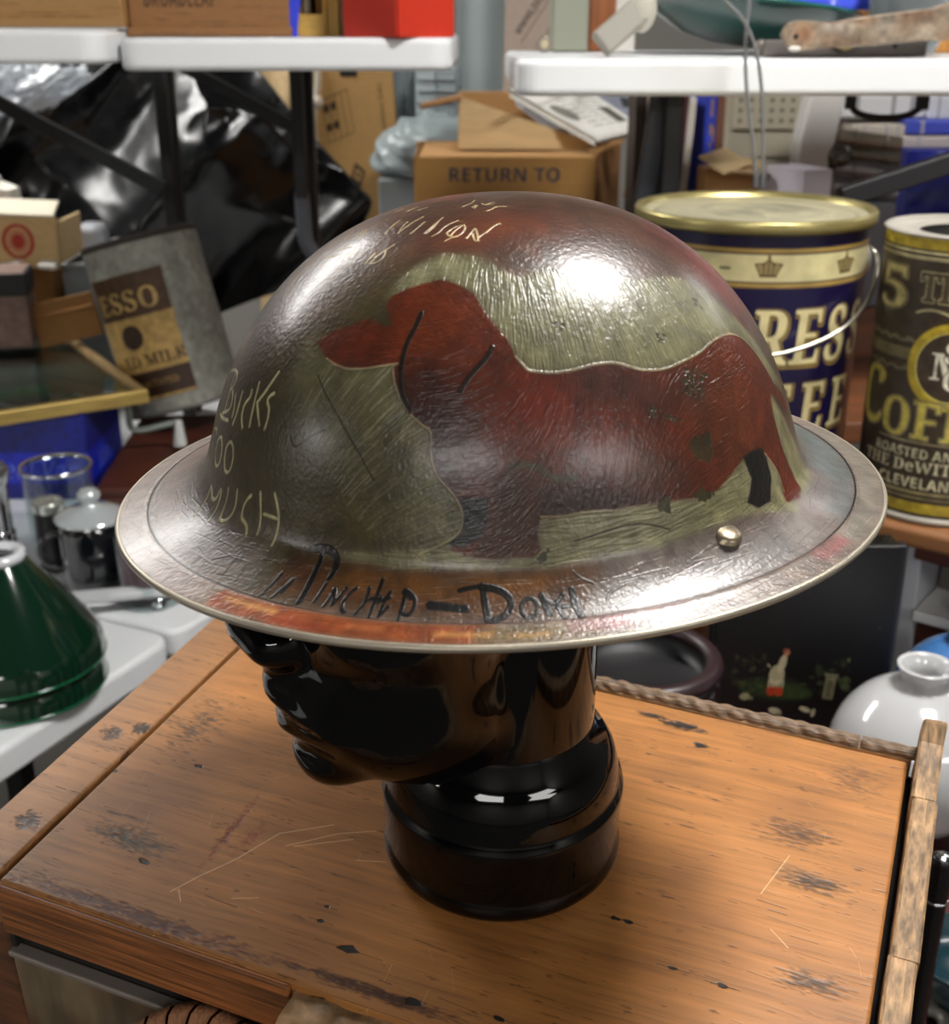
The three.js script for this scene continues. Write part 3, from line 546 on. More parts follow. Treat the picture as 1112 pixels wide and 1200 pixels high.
  plank('back_rail', -0.2108, 0.176, 0.1455, 0.155, 0.95, 1.001, worn, 0.002);
  // raised strip along the right side, cracked into three lengths, with a peaked end at the back
  const strip = (d0, d1, h, dy, peak) => { const pts = [[d0, 0.93], [d0, h], [d1 - (peak ? 0.03 : 0), h + dy]]; if (peak) pts.push([d1 - 0.014, h + dy + 0.004], [d1 - 0.006, h + dy + 0.0105], [d1 - 0.001, h + dy + 0.009], [d1 + 0.001, h + dy]); pts.push([d1, 0.93]); const geo = plate(pts, 0.0095, 0.0012); { const u = geo.attributes.uv, q = geo.attributes.position; for (let i = 0; i < u.count; i++) u.setXY(i, q.getX(i) * 9, q.getY(i) * 9 + q.getZ(i) * 30); } geo.rotateY(Math.PI / 2); geo.translate(0.1885, 0, 0); const m = part('side_strip', geo, worn, g); wobble(m, 0.0016, d0 * 30 + 3); return m; };
  strip(-0.106, -0.006, 1.0075, 0.002); strip(-0.005, 0.099, 1.0095, 0.002); strip(0.1005, 0.1525, 1.0125, 0.002, true);
  // carcass, drawer front with its metal-edged lip, stile, and the broken rail on the right
  plank('carcass', -0.238, 0.189, -0.088, 0.145, 0.7, 0.962, old, 0.004);
  for (const [a, d] of [[-0.215, -0.07], [0.165, -0.07], [-0.215, 0.125], [0.165, 0.125]]) { const top = V(a, 0.72, -d), foot = g.localToWorld(top.clone()); foot.y = 0.001; part('leg', bar(g.worldToLocal(foot), top, 0.04, 0.04, 0.004), old, g); }
  plank('stile', -0.243, -0.217, -0.1, -0.06, 0.7, 0.966, old, 0.004);
  plank('stile', 0.16, 0.189, -0.1, -0.06, 0.7, 0.93, old, 0.004);
  const panelMap = ctex(grain(canvas(512, 512, (x) => { x.fillStyle = '#4f3120'; x.fillRect(0, 0, 512, 512); seed = 4; soft(x, 6, (y) => { for (let i = 0; i < 60; i++) { y.fillStyle = ['#7d7358', '#6b6048', '#8a8064'][i % 3]; y.globalAlpha = rr(0.15, 0.5); y.beginPath(); y.ellipse(rr(20, 200), rr(20, 500), rr(8, 40), rr(10, 60), 0, 0, 7); y.fill(); } }); }), 0.35, 0.08, 0.012));
  plank('drawer_front', -0.2135, -0.056, -0.106, -0.08, 0.66, 0.9525, std('#ffffff', 0.55, { map: panelMap }), 0.003);
  plank('drawer_lip', -0.2135, -0.056, -0.1078, -0.1, 0.9515, 0.9552, std('#8a8078', 0.45, { metalness: 0.4 }), 0.0015);
  { const geo = new THREE.BoxGeometry(0.21, 0.064, 0.042, 90, 18, 14), p = geo.attributes.position, u = geo.attributes.uv; for (let i = 0; i < p.count; i++) { const x = p.getX(i), y = p.getY(i), z = p.getZ(i), k = (fbm(x * 90, (y + z) * 90, 3) - 0.5), e = smoothstep(z, 0.012, 0.021) * smoothstep(y, 0.02, 0.032); p.setXYZ(i, x + k * 0.003, y + k * 0.004 - e * (0.004 + 0.006 * vnoise(x * 70, 3)), z + k * 0.004 - e * 0.003); u.setXY(i, x * 9, y * 9 + z * 9); } geo.computeVertexNormals(); part('broken_rail', geo, worn, g, [0.0525, 0.9635, 0.109]); }
  // ribbed round pull on the drawer front
  const pull = part('drawer_pull', lathe([[0.001, 0.0], [0.024, -0.001], [0.041, -0.006], [0.0465, -0.014], [0.047, -0.024], [0.036, -0.03]], 48), old, g, [-0.093, 0.951, 0.15], [0.55, 0, 0]);
  const slat = std('#ffffff', 0.5, { map: noisy('#a5795a', 0.3, 0.05, 0.2) }), spans = 24;
  for (let i = 0; i < spans; i++) {
    const a = (i / spans) * 2 * Math.PI, pts = [[0.009, 0], [0.024, -0.0012], [0.0405, -0.0062], [0.0455, -0.012], [0.0485, -0.02]], geo = new THREE.LatheGeometry([...pts.map(([r, y]) => new THREE.Vector2(r, y + 0.0035)), ...pts.slice().reverse().map(([r, y]) => new THREE.Vector2(r - 0.0005, y - 0.002)), new THREE.Vector2(pts[0][0], pts[0][1] + 0.0035)], 4, a, (2 * Math.PI / spans) * 0.86);
    part('rib', geo, slat, pull);
  }
}

// ---------------------------------------------------------------- white folding tables
const TOP = 0.74, UNDER = 1.0;
function tableTop(w, d, t = 0.042) {                 // moulded plastic top with rounded corners and edge
  const s = new THREE.Shape(), r = 0.035, x = w / 2, y = d / 2;
  s.moveTo(-x + r, -y); s.lineTo(x - r, -y); s.quadraticCurveTo(x, -y, x, -y + r); s.lineTo(x, y - r); s.quadraticCurveTo(x, y, x - r, y); s.lineTo(-x + r, y); s.quadraticCurveTo(-x, y, -x, y - r); s.lineTo(-x, -y + r); s.quadraticCurveTo(-x, -y, -x + r, -y);
  const g = new THREE.ExtrudeGeometry(s, { depth: t - 0.016, bevelEnabled: true, bevelSize: 0.008, bevelThickness: 0.008, bevelSegments: 4, bevelOffset: -0.008, curveSegments: 8 });
  g.rotateX(-Math.PI / 2); g.translate(0, -t + 0.008, 0); return g;
}
function foldingTable(label, cx, cz, turn, w, d, top, foot, legs) {     // foot: the height that its legs stand on
  const g = thing('folding_table', label, 'table', V(cx, foot, cz), turn);
  part('tabletop', tableTop(w, d), M.plastic, g, [0, top - foot, 0]);
  const h = top - foot - 0.042;
  for (const x of legs.x) {
    for (const z of legs.z) part('leg', rbox(0.024, h, 0.03, 0.004), M.black, g, [x, h / 2, z]);
    part('cross_bar', rbox(0.022, 0.022, Math.abs(legs.z[0] - legs.z[1]), 0.004), M.black, g, [x, 0.06, (legs.z[0] + legs.z[1]) / 2]);
  }
  return { g, h };
}
{
  const p0 = atY(0, 920, 0.70), p1 = atY(209, 775, 0.70), dir = p1.clone().sub(p0).setY(0).normalize(), out = V(dir.z, 0, -dir.x), turn = Math.atan2(-dir.z, dir.x);
  const put = (label, from, len) => { const c = p1.clone().addScaledVector(dir, from + len / 2).addScaledVector(out, 0.38); foldingTable(label, c.x, c.z, turn, len - 0.006, 0.76, TOP, 0, { x: [-len / 2 + 0.2, len / 2 - 0.2], z: [-0.28, 0.28] }); };
  put('white folding table with the dark green lamp shades on it', -1.22, 1.22);
  put('white folding table behind the seam, carrying the jars and the leaning tin', 0, 1.25);
}
// the two low tables stacked on top, seen edge-on at the upper left, and the one at the upper right
const UP = 1.475;
{
  const a = atD(134, 45, 1.75), b = atD(530, 60, 1.75), w = b.x - a.x, cx = (a.x + b.x) / 2, l1 = atD(350, 150, 2.42).x, l0 = atD(193, 150, 2.42).x;
  const { g, h } = foldingTable('white table top edge-on at the upper left, with the red box at its end', cx, -1.75 - 0.37, 0, w, 0.74, UP, TOP, { x: [l0 - cx], z: [-0.3, -0.35] });
  const x1 = l1 - cx, Y = (v) => atD(352, v, 2.42).y - TOP; part('leg', rbox(0.024, h - Y(232), 0.03, 0.004), M.black, g, [x1, (h + Y(232)) / 2, -0.3]); part('leg', rbox(0.024, h, 0.03, 0.004), M.black, g, [x1 + 0.012, h / 2, -0.35]);
  part('tube_foot', tube([[x1, Y(226), -0.3], [x1 + 0.001, Y(262), -0.3], [x1 + 0.005, Y(285), -0.3], [x1 + 0.03, Y(306), -0.3], [x1 + 0.06, Y(330), -0.3], [x1 + 0.065, 0.015, -0.3]], 0.015), M.greyLeg, g);
  const p = atD(-30, 105, 2.3), q = atD(192, 222, 2.3); const pos = g.position;
  part('brace', bar(p.clone().sub(pos), q.clone().sub(pos), 0.026, 0.02), M.black, g);
  part('brace', bar(atD(205, 72, 2.42).sub(pos), atD(345, 150, 2.42).sub(pos), 0.022, 0.02), M.black, g);
  const e = atD(118, 45, 1.70);
  foldingTable('white table top cut by the left picture edge, under the pale wooden crate', e.x - 0.45, -1.70 - 0.3, 0, 0.9, 0.6, UP + 0.01, TOP, { x: [-0.42], z: [0.1, -0.2] });
}
{
  const a = atD(605, 85, 1.54), w = 1.2, cx = a.x + w / 2, l1 = atD(790, 160, 1.62).x;
  const { g, h } = foldingTable('white table top edge-on at the upper right, under the rusty strap', cx, -1.54 - 0.3, 0, w, 0.56, 1.4525, UNDER, { x: [l1 - cx, w / 2 - 0.1], z: [0.2, 0.08] });
  const pos = g.position, q0 = atD(745, 300, 1.66), q1 = atD(775, 108, 1.66);
  part('brace', bar(q0.sub(pos), q1.sub(pos), 0.026, 0.02), std('#3a3d44', 0.5), g);
  part('brace', bar(atD(985, 232, 1.60).sub(pos), atD(1160, 176, 1.60).sub(pos), 0.026, 0.02), M.black, g);
}

// ---------------------------------------------------------------- left: what stands on the lower tables
function shade(label, c, r, h, rc, hidden) {          // conical glass lamp shade with a white lip at its neck
  const g = thing('lamp_shade', label, 'lamp shade', c);
  const green = phys('#06281a', 0.1, { clearcoat: 1, clearcoatRoughness: 0.05 });
  const prof = [[r, 0], [r * 1.0, 0.004], [r * 0.985, 0.02], [r * 0.93, 0.032], [r * 0.62, h * 0.62], [rc * 1.15, h * 0.97], [rc, h]];
  const inner = prof.slice().reverse().map(([x, y]) => [x - 0.003, y - 0.0015]);
  part('shade', lathe([...prof, ...inner], 96), green, g);
  part('rim', new THREE.TorusGeometry(r - 0.001, 0.0022, 8, 96).rotateX(Math.PI / 2), phys('#0b5a38', 0.1, { clearcoat: 1 }), g, [0, 0.002, 0]);
  if (!hidden) part('neck', lathe([[rc - 0.006, h - 0.006], [rc + 0.001, h - 0.004], [rc + 0.004, h + 0.003], [rc + 0.001, h + 0.009], [rc - 0.006, h + 0.009], [rc - 0.009, h + 0.002]], 64), phys('#d9dbe0', 0.15, { clearcoat: 1 }), g);
  return g;
}
shade('lower dark green glass lamp shade, mostly covered by the one nested on it', V(-0.563, TOP + 0.002, -1.324), 0.11, 0.12, 0.02, true);
shade('upper dark green glass lamp shade with a white lip at its neck', V(-0.561, TOP + 0.036, -1.324), 0.1095, 0.132, 0.029);
function lathed(name, label, cat, c, bits) { const g = thing(name, label, cat, c); for (const [n, pts, mat, seg] of bits) part(n, lathe(pts, seg ?? 64), mat, g); return g; }
lathed('chrome_lamp_holder', 'shiny chrome tube standing behind the green lamp shades', 'lamp holder', V(-0.68, TOP, -1.62), [['tube', [[0.0001, 0.001], [0.03, 0.001], [0.032, 0.006], [0.03, 0.012], [0.0215, 0.016], [0.0215, 0.15], [0.026, 0.158], [0.0265, 0.172], [0.021, 0.18], [0.0001, 0.181]], M.chrome], ['collar', [[0.0216, 0.06], [0.0245, 0.064], [0.0245, 0.078], [0.0216, 0.082]], M.chrome]]);
const jarGlass = phys('#e8eeee', 0.04, { transmission: 1, thickness: 0, ior: 1.5 });
const jc = atY(108, 694, TOP); jc.z -= 0.035;
{
  const g = lathed('glass_jar', 'dark-filled round jar under a clear glass lid with a knob', 'jar', V(jc.x, TOP, jc.z), [
    ['body', [[0.0001, 0.001], [0.042, 0.001], [0.046, 0.006], [0.047, 0.02], [0.047, 0.082], [0.044, 0.092], [0.042, 0.097]], phys('#0d0f14', 0.08, { clearcoat: 1 })],
    ['lid', [[0.042, 0.098], [0.05, 0.1], [0.051, 0.104], [0.044, 0.109], [0.03, 0.116], [0.014, 0.12], [0.011, 0.126], [0.016, 0.132], [0.016, 0.139], [0.009, 0.145], [0.0001, 0.146]], phys('#c9d0d2', 0.08, { clearcoat: 1, metalness: 0.35 })]]);
  part('handle', new THREE.TorusGeometry(0.026, 0.0048, 10, 40), phys('#0d0f14', 0.08, { clearcoat: 1 }), g, [-0.052, 0.05, 0], [0, 0.35, 0]);
}
const gc = atY(72, 640, TOP); lathed('glass_tumbler', 'tall clear glass tumbler with a bright rim behind the dark jar', 'glass', V(gc.x, TOP, gc.z - 0.02), [['glass', [[0.0001, 0.002], [0.046, 0.002], [0.05, 0.008], [0.052, 0.118], [0.0545, 0.124], [0.053, 0.127], [0.0495, 0.118], [0.047, 0.012], [0.0001, 0.01]], jarGlass], ['rim', [[0.0525, 0.121], [0.0548, 0.1235], [0.0535, 0.1275], [0.0505, 0.1265]], M.chrome]]);
const sc = atY(66, 665, TOP); lathed('small_tin', 'low round tin with a pale metal lid beside the dark jar', 'tin', V(sc.x, TOP, sc.z), [['body', [[0.0001, 0.001], [0.021, 0.001], [0.022, 0.004], [0.022, 0.098]], std('#15161a', 0.35)], ['lid', [[0.0226, 0.092], [0.0232, 0.104], [0.021, 0.108], [0.015, 0.107], [0.0001, 0.106]], std('#cfd2cc', 0.25, { metalness: 0.8 })]]);
const pc = atY(170, 716, TOP); pc.z -= 0.035;
lathed('pink_glass_jar', 'clear glass jar with mauve filling behind the chrome rod', 'jar', V(pc.x, TOP, pc.z), [['glass', [[0.0001, 0.001], [0.041, 0.001], [0.046, 0.004], [0.044, 0.014], [0.04, 0.02], [0.041, 0.098], [0.038, 0.104]], jarGlass], ['filling', [[0.0001, 0.012], [0.036, 0.016], [0.037, 0.074], [0.0001, 0.078]], std('#6d5058', 0.6)]]);
{
  const a = atY(84, 700, TOP + 0.022), b = atY(200, 690, TOP + 0.022); const g = thing('chrome_rod', 'thick polished chrome rod lying in front of the jars', 'rod', V(0, 0, 0));
  const m = a.clone().add(b).multiplyScalar(0.5); g.position.set(m.x, TOP, m.z + 0.014); g.rotation.y = Math.atan2(-(b.z - a.z), b.x - a.x);
  const L = a.distanceTo(b); part('tube', cyl(0.0095, 0.0095, L, 32).rotateZ(Math.PI / 2), std('#e4e6e8', 0.2, { metalness: 0.45 }), g, [0, 0.027, 0]); part('foot', lathe([[0.0001, 0], [0.011, 0], [0.012, 0.004], [0.0072, 0.016], [0.0001, 0.018]], 24), M.chrome, g, [-L / 2 + 0.014, 0, 0]); part('foot', lathe([[0.0001, 0], [0.011, 0], [0.012, 0.004], [0.0072, 0.016], [0.0001, 0.018]], 24), M.chrome, g, [L / 2 - 0.014, 0, 0]);
}
// blue printed box with the gilt display frame lying on it
const blueBox = rect(-70, 488, 102, 556, 1.95);
{
  const g = thing('blue_box', 'bright blue cardboard box with white script under the gilt frame', 'box', V(blueBox.x, TOP, -1.95));
  const hB = blueBox.y1 - TOP, t = grain(canvas(512, 256, (x) => { x.fillStyle = '#0c1770'; x.fillRect(0, 0, 512, 256); x.fillStyle = '#1524a8'; x.fillRect(0, 110, 512, 96); x.strokeStyle = '#9aa2d8'; x.lineWidth = 5; x.globalAlpha = 0.6; x.font = 'italic 76px serif'; x.fillStyle = '#8f99d6'; x.fillText('Ideal Varia', 130, 190); }), 0.25, 0.05, 0.05);
  part('carton', rbox(blueBox.w, hB, 0.2, 0.004), std('#ffffff', 0.4, { map: ctex(t) }), g, [0, hB / 2, -0.1]);
  part('lid_flap', rbox(blueBox.w * 0.98, 0.004, 0.19, 0.001), std('#0a1250', 0.45), g, [0, hB + 0.002, -0.1]);
}
{
  const y = blueBox.y1 + 0.012, c = atY(175, 466, y), l = atY(0, 487, y), ex = l.clone().sub(c).setY(0).normalize(); ex.applyAxisAngle(V(0, 1, 0), 0.12); const ez = V(-ex.z, 0, ex.x); if (ez.z > 0) ez.negate();
  const g = thing('display_frame', 'gilt-edged glazed display frame lying flat at the left, green felt inside', 'frame', V(c.x, y - 0.004, c.z), Math.atan2(-ex.z, ex.x));
  const sgn = V(0, 0, 1).applyAxisAngle(V(0, 1, 0), g.rotation.y).dot(ez) > 0 ? 1 : -1, L = 0.5, Dp = 0.66, R = (x0, x1, z0, z1, y0, y1, m, n) => part(n, rbox(x1 - x0, y1 - y0, z1 - z0, 0.003), m, g, [(x0 + x1) / 2, (y0 + y1) / 2, sgn * (z0 + z1) / 2]);
  const ornate = std('#ffffff', 0.45, { metalness: 0.4, map: noisy('#8f7650', 0.6, 0.2, 0.2, 128, 128) });
  R(0, L, 0, 0.016, -0.006, 0.018, M.gold, 'frame_bar'); R(0, L, Dp - 0.016, Dp, -0.006, 0.018, M.gold, 'frame_bar'); R(0, 0.02, 0.016, Dp - 0.016, -0.006, 0.018, ornate, 'frame_bar'); R(L - 0.016, L, 0.016, Dp - 0.016, -0.006, 0.018, ornate, 'frame_bar');
  R(0.014, L - 0.014, 0.014, Dp - 0.014, -0.004, 0.002, std('#243c34', 0.7), 'felt_bed'); R(0.015, L - 0.015, 0.015, Dp - 0.015, 0.012, 0.0135, jarGlass, 'glass_pane');
  const felt = new THREE.SphereGeometry(0.06, 32, 16); felt.scale(1.3, 0.06, 0.7); part('green_ornament', felt, std('#1c5a3c', 0.6), g, [0.2, 0.003, sgn * 0.16]);
  part('silver_bar', rbox(0.012, 0.003, 0.18, 0.001), std('#8f979c', 0.3, { metalness: 0.5 }), g, [0.24, 0.004, sgn * 0.12], [0, 0.5, 0]);
}
const FR = blueBox.y1 + 0.032;          // the top of the frame lying on the blue box
const tinc = rect(104, 481, 150, 530, 2.2);
lathed('round_tin', 'small gold round tin with a red mark behind the frame corner', 'tin', V(tinc.x - 0.025, TOP, -2.2), [['body', [[0.0001, 0], [tinc.w / 2, 0], [tinc.w / 2, tinc.y1 - TOP - 0.016]], std('#ffffff', 0.4, { map: paint(256, 64, (x) => { x.fillStyle = '#8f8148'; x.fillRect(0, 0, 256, 64); x.fillStyle = '#b5303a'; x.fillRect(6, 0, 26, 64); }) })], ['lid', [[tinc.w / 2 + 0.001, tinc.y1 - TOP - 0.018], [tinc.w / 2 + 0.001, tinc.y1 - TOP - 0.002], [tinc.w / 2 - 0.004, tinc.y1 - TOP], [0.0001, tinc.y1 - TOP - 0.001]], std('#c5ad78', 0.4, { metalness: 0.3 })]]);
{
  const b = rect(112, 515, 270, 580, 1.88), g = thing('brown_box', 'dark brown wooden box half hidden by the helmet brim at the left', 'box', V(b.x, TOP, -1.88), 0.06), h = 0.05;
  part('body', rbox(b.w, h * 0.7, 0.4, 0.004), M.redWood, g, [0, h * 0.35, -0.2]); part('lid', rbox(b.w + 0.006, h * 0.28, 0.406, 0.004), M.redWood, g, [0, h * 0.86, -0.2]); part('hasp', rbox(0.016, 0.02, 0.003, 0.001), M.gold, g, [0, h * 0.7, 0.002]);
}
// leaning grey tin with a torn brown label
{
  const top = atD(161, 277, 2.28), bot = atD(221, 474, 2.235), r = 0.105, axis = top.clone().sub(bot), L = axis.length(), q = new THREE.Quaternion().setFromUnitVectors(V(0, 1, 0), axis.normalize());
  const g = thing('milk_tin', 'tall grey tin can with a torn brown malted milk label, leaning left', 'tin', bot); g.quaternion.copy(q);
  const W = 1536, H = 720, c = grain(canvas(W, H, (x) => {
    x.fillStyle = '#8d8c82'; x.fillRect(0, 0, W, H); seed = 31; soft(x, 9, (y) => { for (let i = 0; i < 260; i++) { y.globalAlpha = rr(0.05, 0.22); y.fillStyle = ['#b9b8ad', '#6a6a62', '#a7a69b', '#77756b'][i % 4]; y.beginPath(); y.ellipse(rr(0, W), rr(0, H), rr(10, 50), rr(10, 90), 0, 0, 7); y.fill(); } });
    const x0 = 1120, x1 = 1512;                                        // the label, left of the seam at the side that faces the viewer
    const torn = (y0, y1, col) => { x.fillStyle = col; x.beginPath(); x.moveTo(x0, y0); for (let i = 0; i <= 20; i++) x.lineTo(lerp(x0, x1, i / 20), y0 + 3 * hash(i, y0)); for (let i = 0; i <= 8; i++) x.lineTo(x1 - 2 - 10 * hash(i, y1), lerp(y0, y1, i / 8)); x.lineTo(x0, y1); x.fill(); };
    torn(130, 660, '#4a3118'); torn(308, 540, '#b08f52'); torn(540, 640, '#35210f'); x.fillStyle = '#b08f52'; x.fillRect(x0, 648, x1 - x0 - 6, 9);
    x.fillStyle = '#b99a5c'; x.font = 'bold 118px serif'; x.save(); x.translate(1276, 282); x.rotate(0.0); x.fillText('SSO', -40, 0); x.fillText('E', -122, 0); x.restore();
    x.fillStyle = '#33210f'; x.beginPath(); x.arc(1300, 390, 52, 0, 7); x.fill(); x.font = 'bold 66px serif'; x.fillText('ED MILK', 1216, 516); x.font = '34px serif'; x.fillStyle = '#a5854c'; x.fillText('LACTATED', 1270, 605);
  }), 0.22, 0.04, 0.04);
  const m = std('#ffffff', 0.5, { map: ctex(c), metalness: 0.25 });
  part('body', cyl(r, r, L - 0.012, 96, true), m, g, [0, L / 2, 0], [0, 0.62, 0]);
  const rust = std('#2b2119', 0.6);
  part('lid', lathe([[r, L - 0.012], [r + 0.002, L - 0.008], [r + 0.001, L], [r - 0.006, L - 0.002], [r - 0.012, L - 0.012], [0.03, L - 0.014], [0.0001, L - 0.014]], 72), rust, g);
  part('bottom', lathe([[0.0001, 0.002], [r - 0.005, 0], [r + 0.0018, 0.001], [r + 0.0018, 0.006], [r, 0.009]], 72), std('#6d6b64', 0.5, { metalness: 0.4 }), g);
}
{
  const a = atD(150, 478, 2.09), b = atD(156, 503, 2.06), d = atD(204, 496, 2.06), g = thing('wire_bracket', 'bent pale grey metal bracket under the leaning tin', 'bracket', V(b.x, TOP + 0.051, b.z));
  const s = (p) => p.clone().sub(g.position); part('rod', tube([s(a), s(b), s(d)], 0.0055), std('#8d958f', 0.4, { metalness: 0.3 }), g); part('peg', cyl(0.006, 0.012, 0.045, 24), std('#c9cbc8', 0.4), g, s(atD(210, 507, 2.06)).toArray());
  
}
{
  const b = rect(84, 262, 158, 345, 2.62), g = thing('plastic_jug', 'white translucent plastic jug behind the leaning tin', 'jug', V(b.x, TOP, -2.66)), h = b.y1 - TOP, w = b.w;
  part('body', rbox(w, h * 0.86, 0.09, 0.022, 4), std('#b9bcc2', 0.35), g, [0, h * 0.43, 0]); part('shoulder', rbox(w * 0.45, h * 0.2, 0.07, 0.02, 4), std('#b9bcc2', 0.35), g, [-w * 0.22, h * 0.89, 0]); part('cap', cyl(0.016, 0.017, 0.02, 24), std('#d5d7da', 0.4), g, [w * 0.2, h * 0.87, 0]);
}
{
  const b = rect(86, 305, 142, 470, 2.52), g = thing('plastic_tub', 'grey translucent plastic tub between the jug and the frame', 'tub', V(b.x, TOP, -2.53)), h = b.y1 - TOP;
  part('body', rbox(b.w, h, 0.12, 0.012, 3), std('#7f8588', 0.35), g, [0, h / 2, -0.02]); part('lip', rbox(b.w + 0.012, 0.012, 0.132, 0.005), std('#8f9598', 0.35), g, [0, h - 0.006, -0.02]);
}
{
  const g = thing('printed_carton', 'pale cardboard carton printed with a red target, at the left edge', 'carton', V(0, 0, 0));
  const b = rect(-80, 250, 68, 312, 2.45), t = grain(canvas(512, 256, (x) => { x.fillStyle = '#c2a372'; x.fillRect(0, 0, 512, 256); x.strokeStyle = '#a5372b'; x.lineWidth = 17; x.beginPath(); x.ellipse(352, 128, 58, 78, 0, 0, 7); x.stroke(); x.fillStyle = '#a5372b'; x.beginPath(); x.ellipse(352, 128, 26, 36, 0, 0, 7); x.fill(); x.globalAlpha = 0.35; x.beginPath(); x.ellipse(352, 128, 44, 60, 0, 0, 7); x.fill(); }), 0.1, 0.05, 0.3);
  g.position.set(b.x, FR, -2.45);
  const y = b.y0 - FR, cm = std('#ffffff', 0.85, { map: ctex(t) });
  part('front_panel', rbox(b.w, b.h, 0.006, 0.002), cm, g, [0, y + b.h / 2, 0], [0, 0, -0.05]); part('side_panel', rbox(0.006, b.h * 0.8, 0.16, 0.002), M.cardPale, g, [b.w / 2 - 0.004, y + b.h * 0.42, -0.08]); part('lower_panel', rbox(b.w * 0.9, y, 0.14, 0.003), M.cardDark, g, [-0.02, y / 2, -0.1]); part('torn_flap', rbox(0.05, 0.012, 0.05, 0.004), std('#e2ddd2', 0.85), g, [b.w * 0.1, y + 0.002, 0.012], [0.2, 0, 0.2]); part('torn_flap', rbox(0.035, 0.01, 0.04, 0.004), std('#e2ddd2', 0.85), g, [b.w * 0.42, y + 0.006, 0.01], [0.2, 0, -0.1]);
  part('top_flap', rbox(b.w, 0.006, 0.05, 0.002), std('#e3d9c4', 0.85), g, [0, y + b.h + 0.012, -0.01], [0.5, 0, -0.05]);
}
{
  const b = rect(-60, 212, 28, 250, 2.66), g = thing('white_sack', 'white paper sack with a folded top at the left edge', 'sack', V(b.x, FR, -2.7)), h = b.y1 - FR;
  const geo = rbox(b.w, h, 0.07, 0.02, 8); const p = geo.attributes.position; for (let i = 0; i < p.count; i++) { const y = p.getY(i), t = smoothstep(y, h * 0.36, h * 0.5); p.setX(i, p.getX(i) * (1 - 0.45 * t) - 0.03 * t + 0.01 * (vnoise(y * 40, p.getZ(i) * 30) - 0.5)); } geo.computeVertexNormals(); part('sack', geo, std('#dedad0', 0.8), g, [0, h / 2, 0]); part('fold', rbox(b.w * 0.55, 0.012, 0.05, 0.004), std('#e8e4da', 0.8), g, [-0.03, h, 0]);
}
{
  const g = thing('pink_carton', 'pinkish worn cardboard box at the left edge above the frame', 'carton', V(-0.66, FR, -2.29), 0.2), b = rect(-90, 318, 40, 400, 2.3); g.position.x = b.x; const h = b.y1 - FR;
  part('body', rbox(b.w * 0.9, h, 0.1, 0.004), std('#ffffff', 0.8, { map: noisy('#7a6258', 0.2, 0.05, 0.05) }), g, [0, h / 2, -0.03]); part('tape', rbox(b.w * 0.3, h * 0.3, 0.104, 0.003), std('#1a1816', 0.6), g, [b.w * 0.32, h * 0.84, -0.03]);
  const fl = thing('cardboard_flap', 'loose brown cardboard sheet leaning behind the frame corner', 'cardboard', V(0, 0, 0)), f = rect(44, 352, 108, 440, 2.32); fl.position.set(f.x, FR, -2.36);
  part('sheet', rbox(f.w * 1.2, f.y1 - FR, 0.006, 0.002), M.cardDark, fl, [0, (f.y1 - FR) / 2, 0.02], [-0.12, 0, 0.22]); part('fold_line', rbox(f.w * 1.1, 0.006, 0.007, 0.002), M.cardDark, fl, [0, (f.y1 - FR) * 0.7, 0.024], [-0.12, 0, 0.22]);
}
// crumpled black plastic sheeting under the upper left table
{
  const NX = 150, NY = 84, pos = [], uv = [], idx = [], z0 = 3.0;
  const edge = (t) => { const k = [[292, 72], [318, 104], [348, 142], [388, 186], [434, 236], [400, 330]], i = Math.min(4, Math.floor(t * 5)), f = t * 5 - i; return [lerp(k[i][0], k[i + 1][0], f), lerp(k[i][1], k[i + 1][1], f)]; };
  const c = atD(180, 300, z0), g = thing('plastic_sheet', 'crumpled shiny black plastic sheeting heaped under the upper left table', 'plastic sheet', V(c.x, TOP, -z0));
  const ridge = (x, y) => 1 - Math.abs(2 * fbm(x, y, 2) - 1);
  for (let j = 0; j <= NY; j++) for (let i = 0; i <= NX; i++) {
    const t = j / NY, s = i / NX, [eu, ev] = edge(t), u = lerp(-60, eu, s), v = lerp(lerp(72, 420, t), ev, smoothstep(s, 0.3, 1));
    const q = s * 5.2, w = t * 3.1, A = q * 0.62 + w * 0.78, B = w * 0.62 - q * 0.5, fold = 0.1 * (ridge(A * 0.95, B * 0.24) - 0.5) + 0.035 * (ridge(A * 0.5 + 9, B * 0.9) - 0.5) + 0.002 * (ridge(q * 3 + 4, w * 3) - 0.5);
    const p = atD(u, v, z0 - 0.16 * Math.sin(t * 2.2) * Math.sin(0.3 + s * 2.4) - fold * 1.9);
    pos.push(p.x - g.position.x, Math.max(p.y - TOP, 0.004), p.z + z0); uv.push(s, t);
  }
  for (let j = 0; j < NY; j++) for (let i = 0; i < NX; i++) { const p = j * (NX + 1) + i, q = p + NX + 1; idx.push(p, q, p + 1, p + 1, q, q + 1); }
  const geo = new THREE.BufferGeometry(); geo.setAttribute('position', new THREE.Float32BufferAttribute(pos, 3)); geo.setAttribute('uv', new THREE.Float32BufferAttribute(uv, 2)); geo.setIndex(idx); geo.computeVertexNormals();
  part('sheet', geo, M.bin, g);
  const hem = []; for (let j = 0; j <= 20; j++) { const [u, v] = edge(j / 20); hem.push(atD(u - 1, v, z0 - 0.02).sub(g.position)); } part('hem', tube(hem, 0.006, 60, 8), std('#141517', 0.3), g);
}
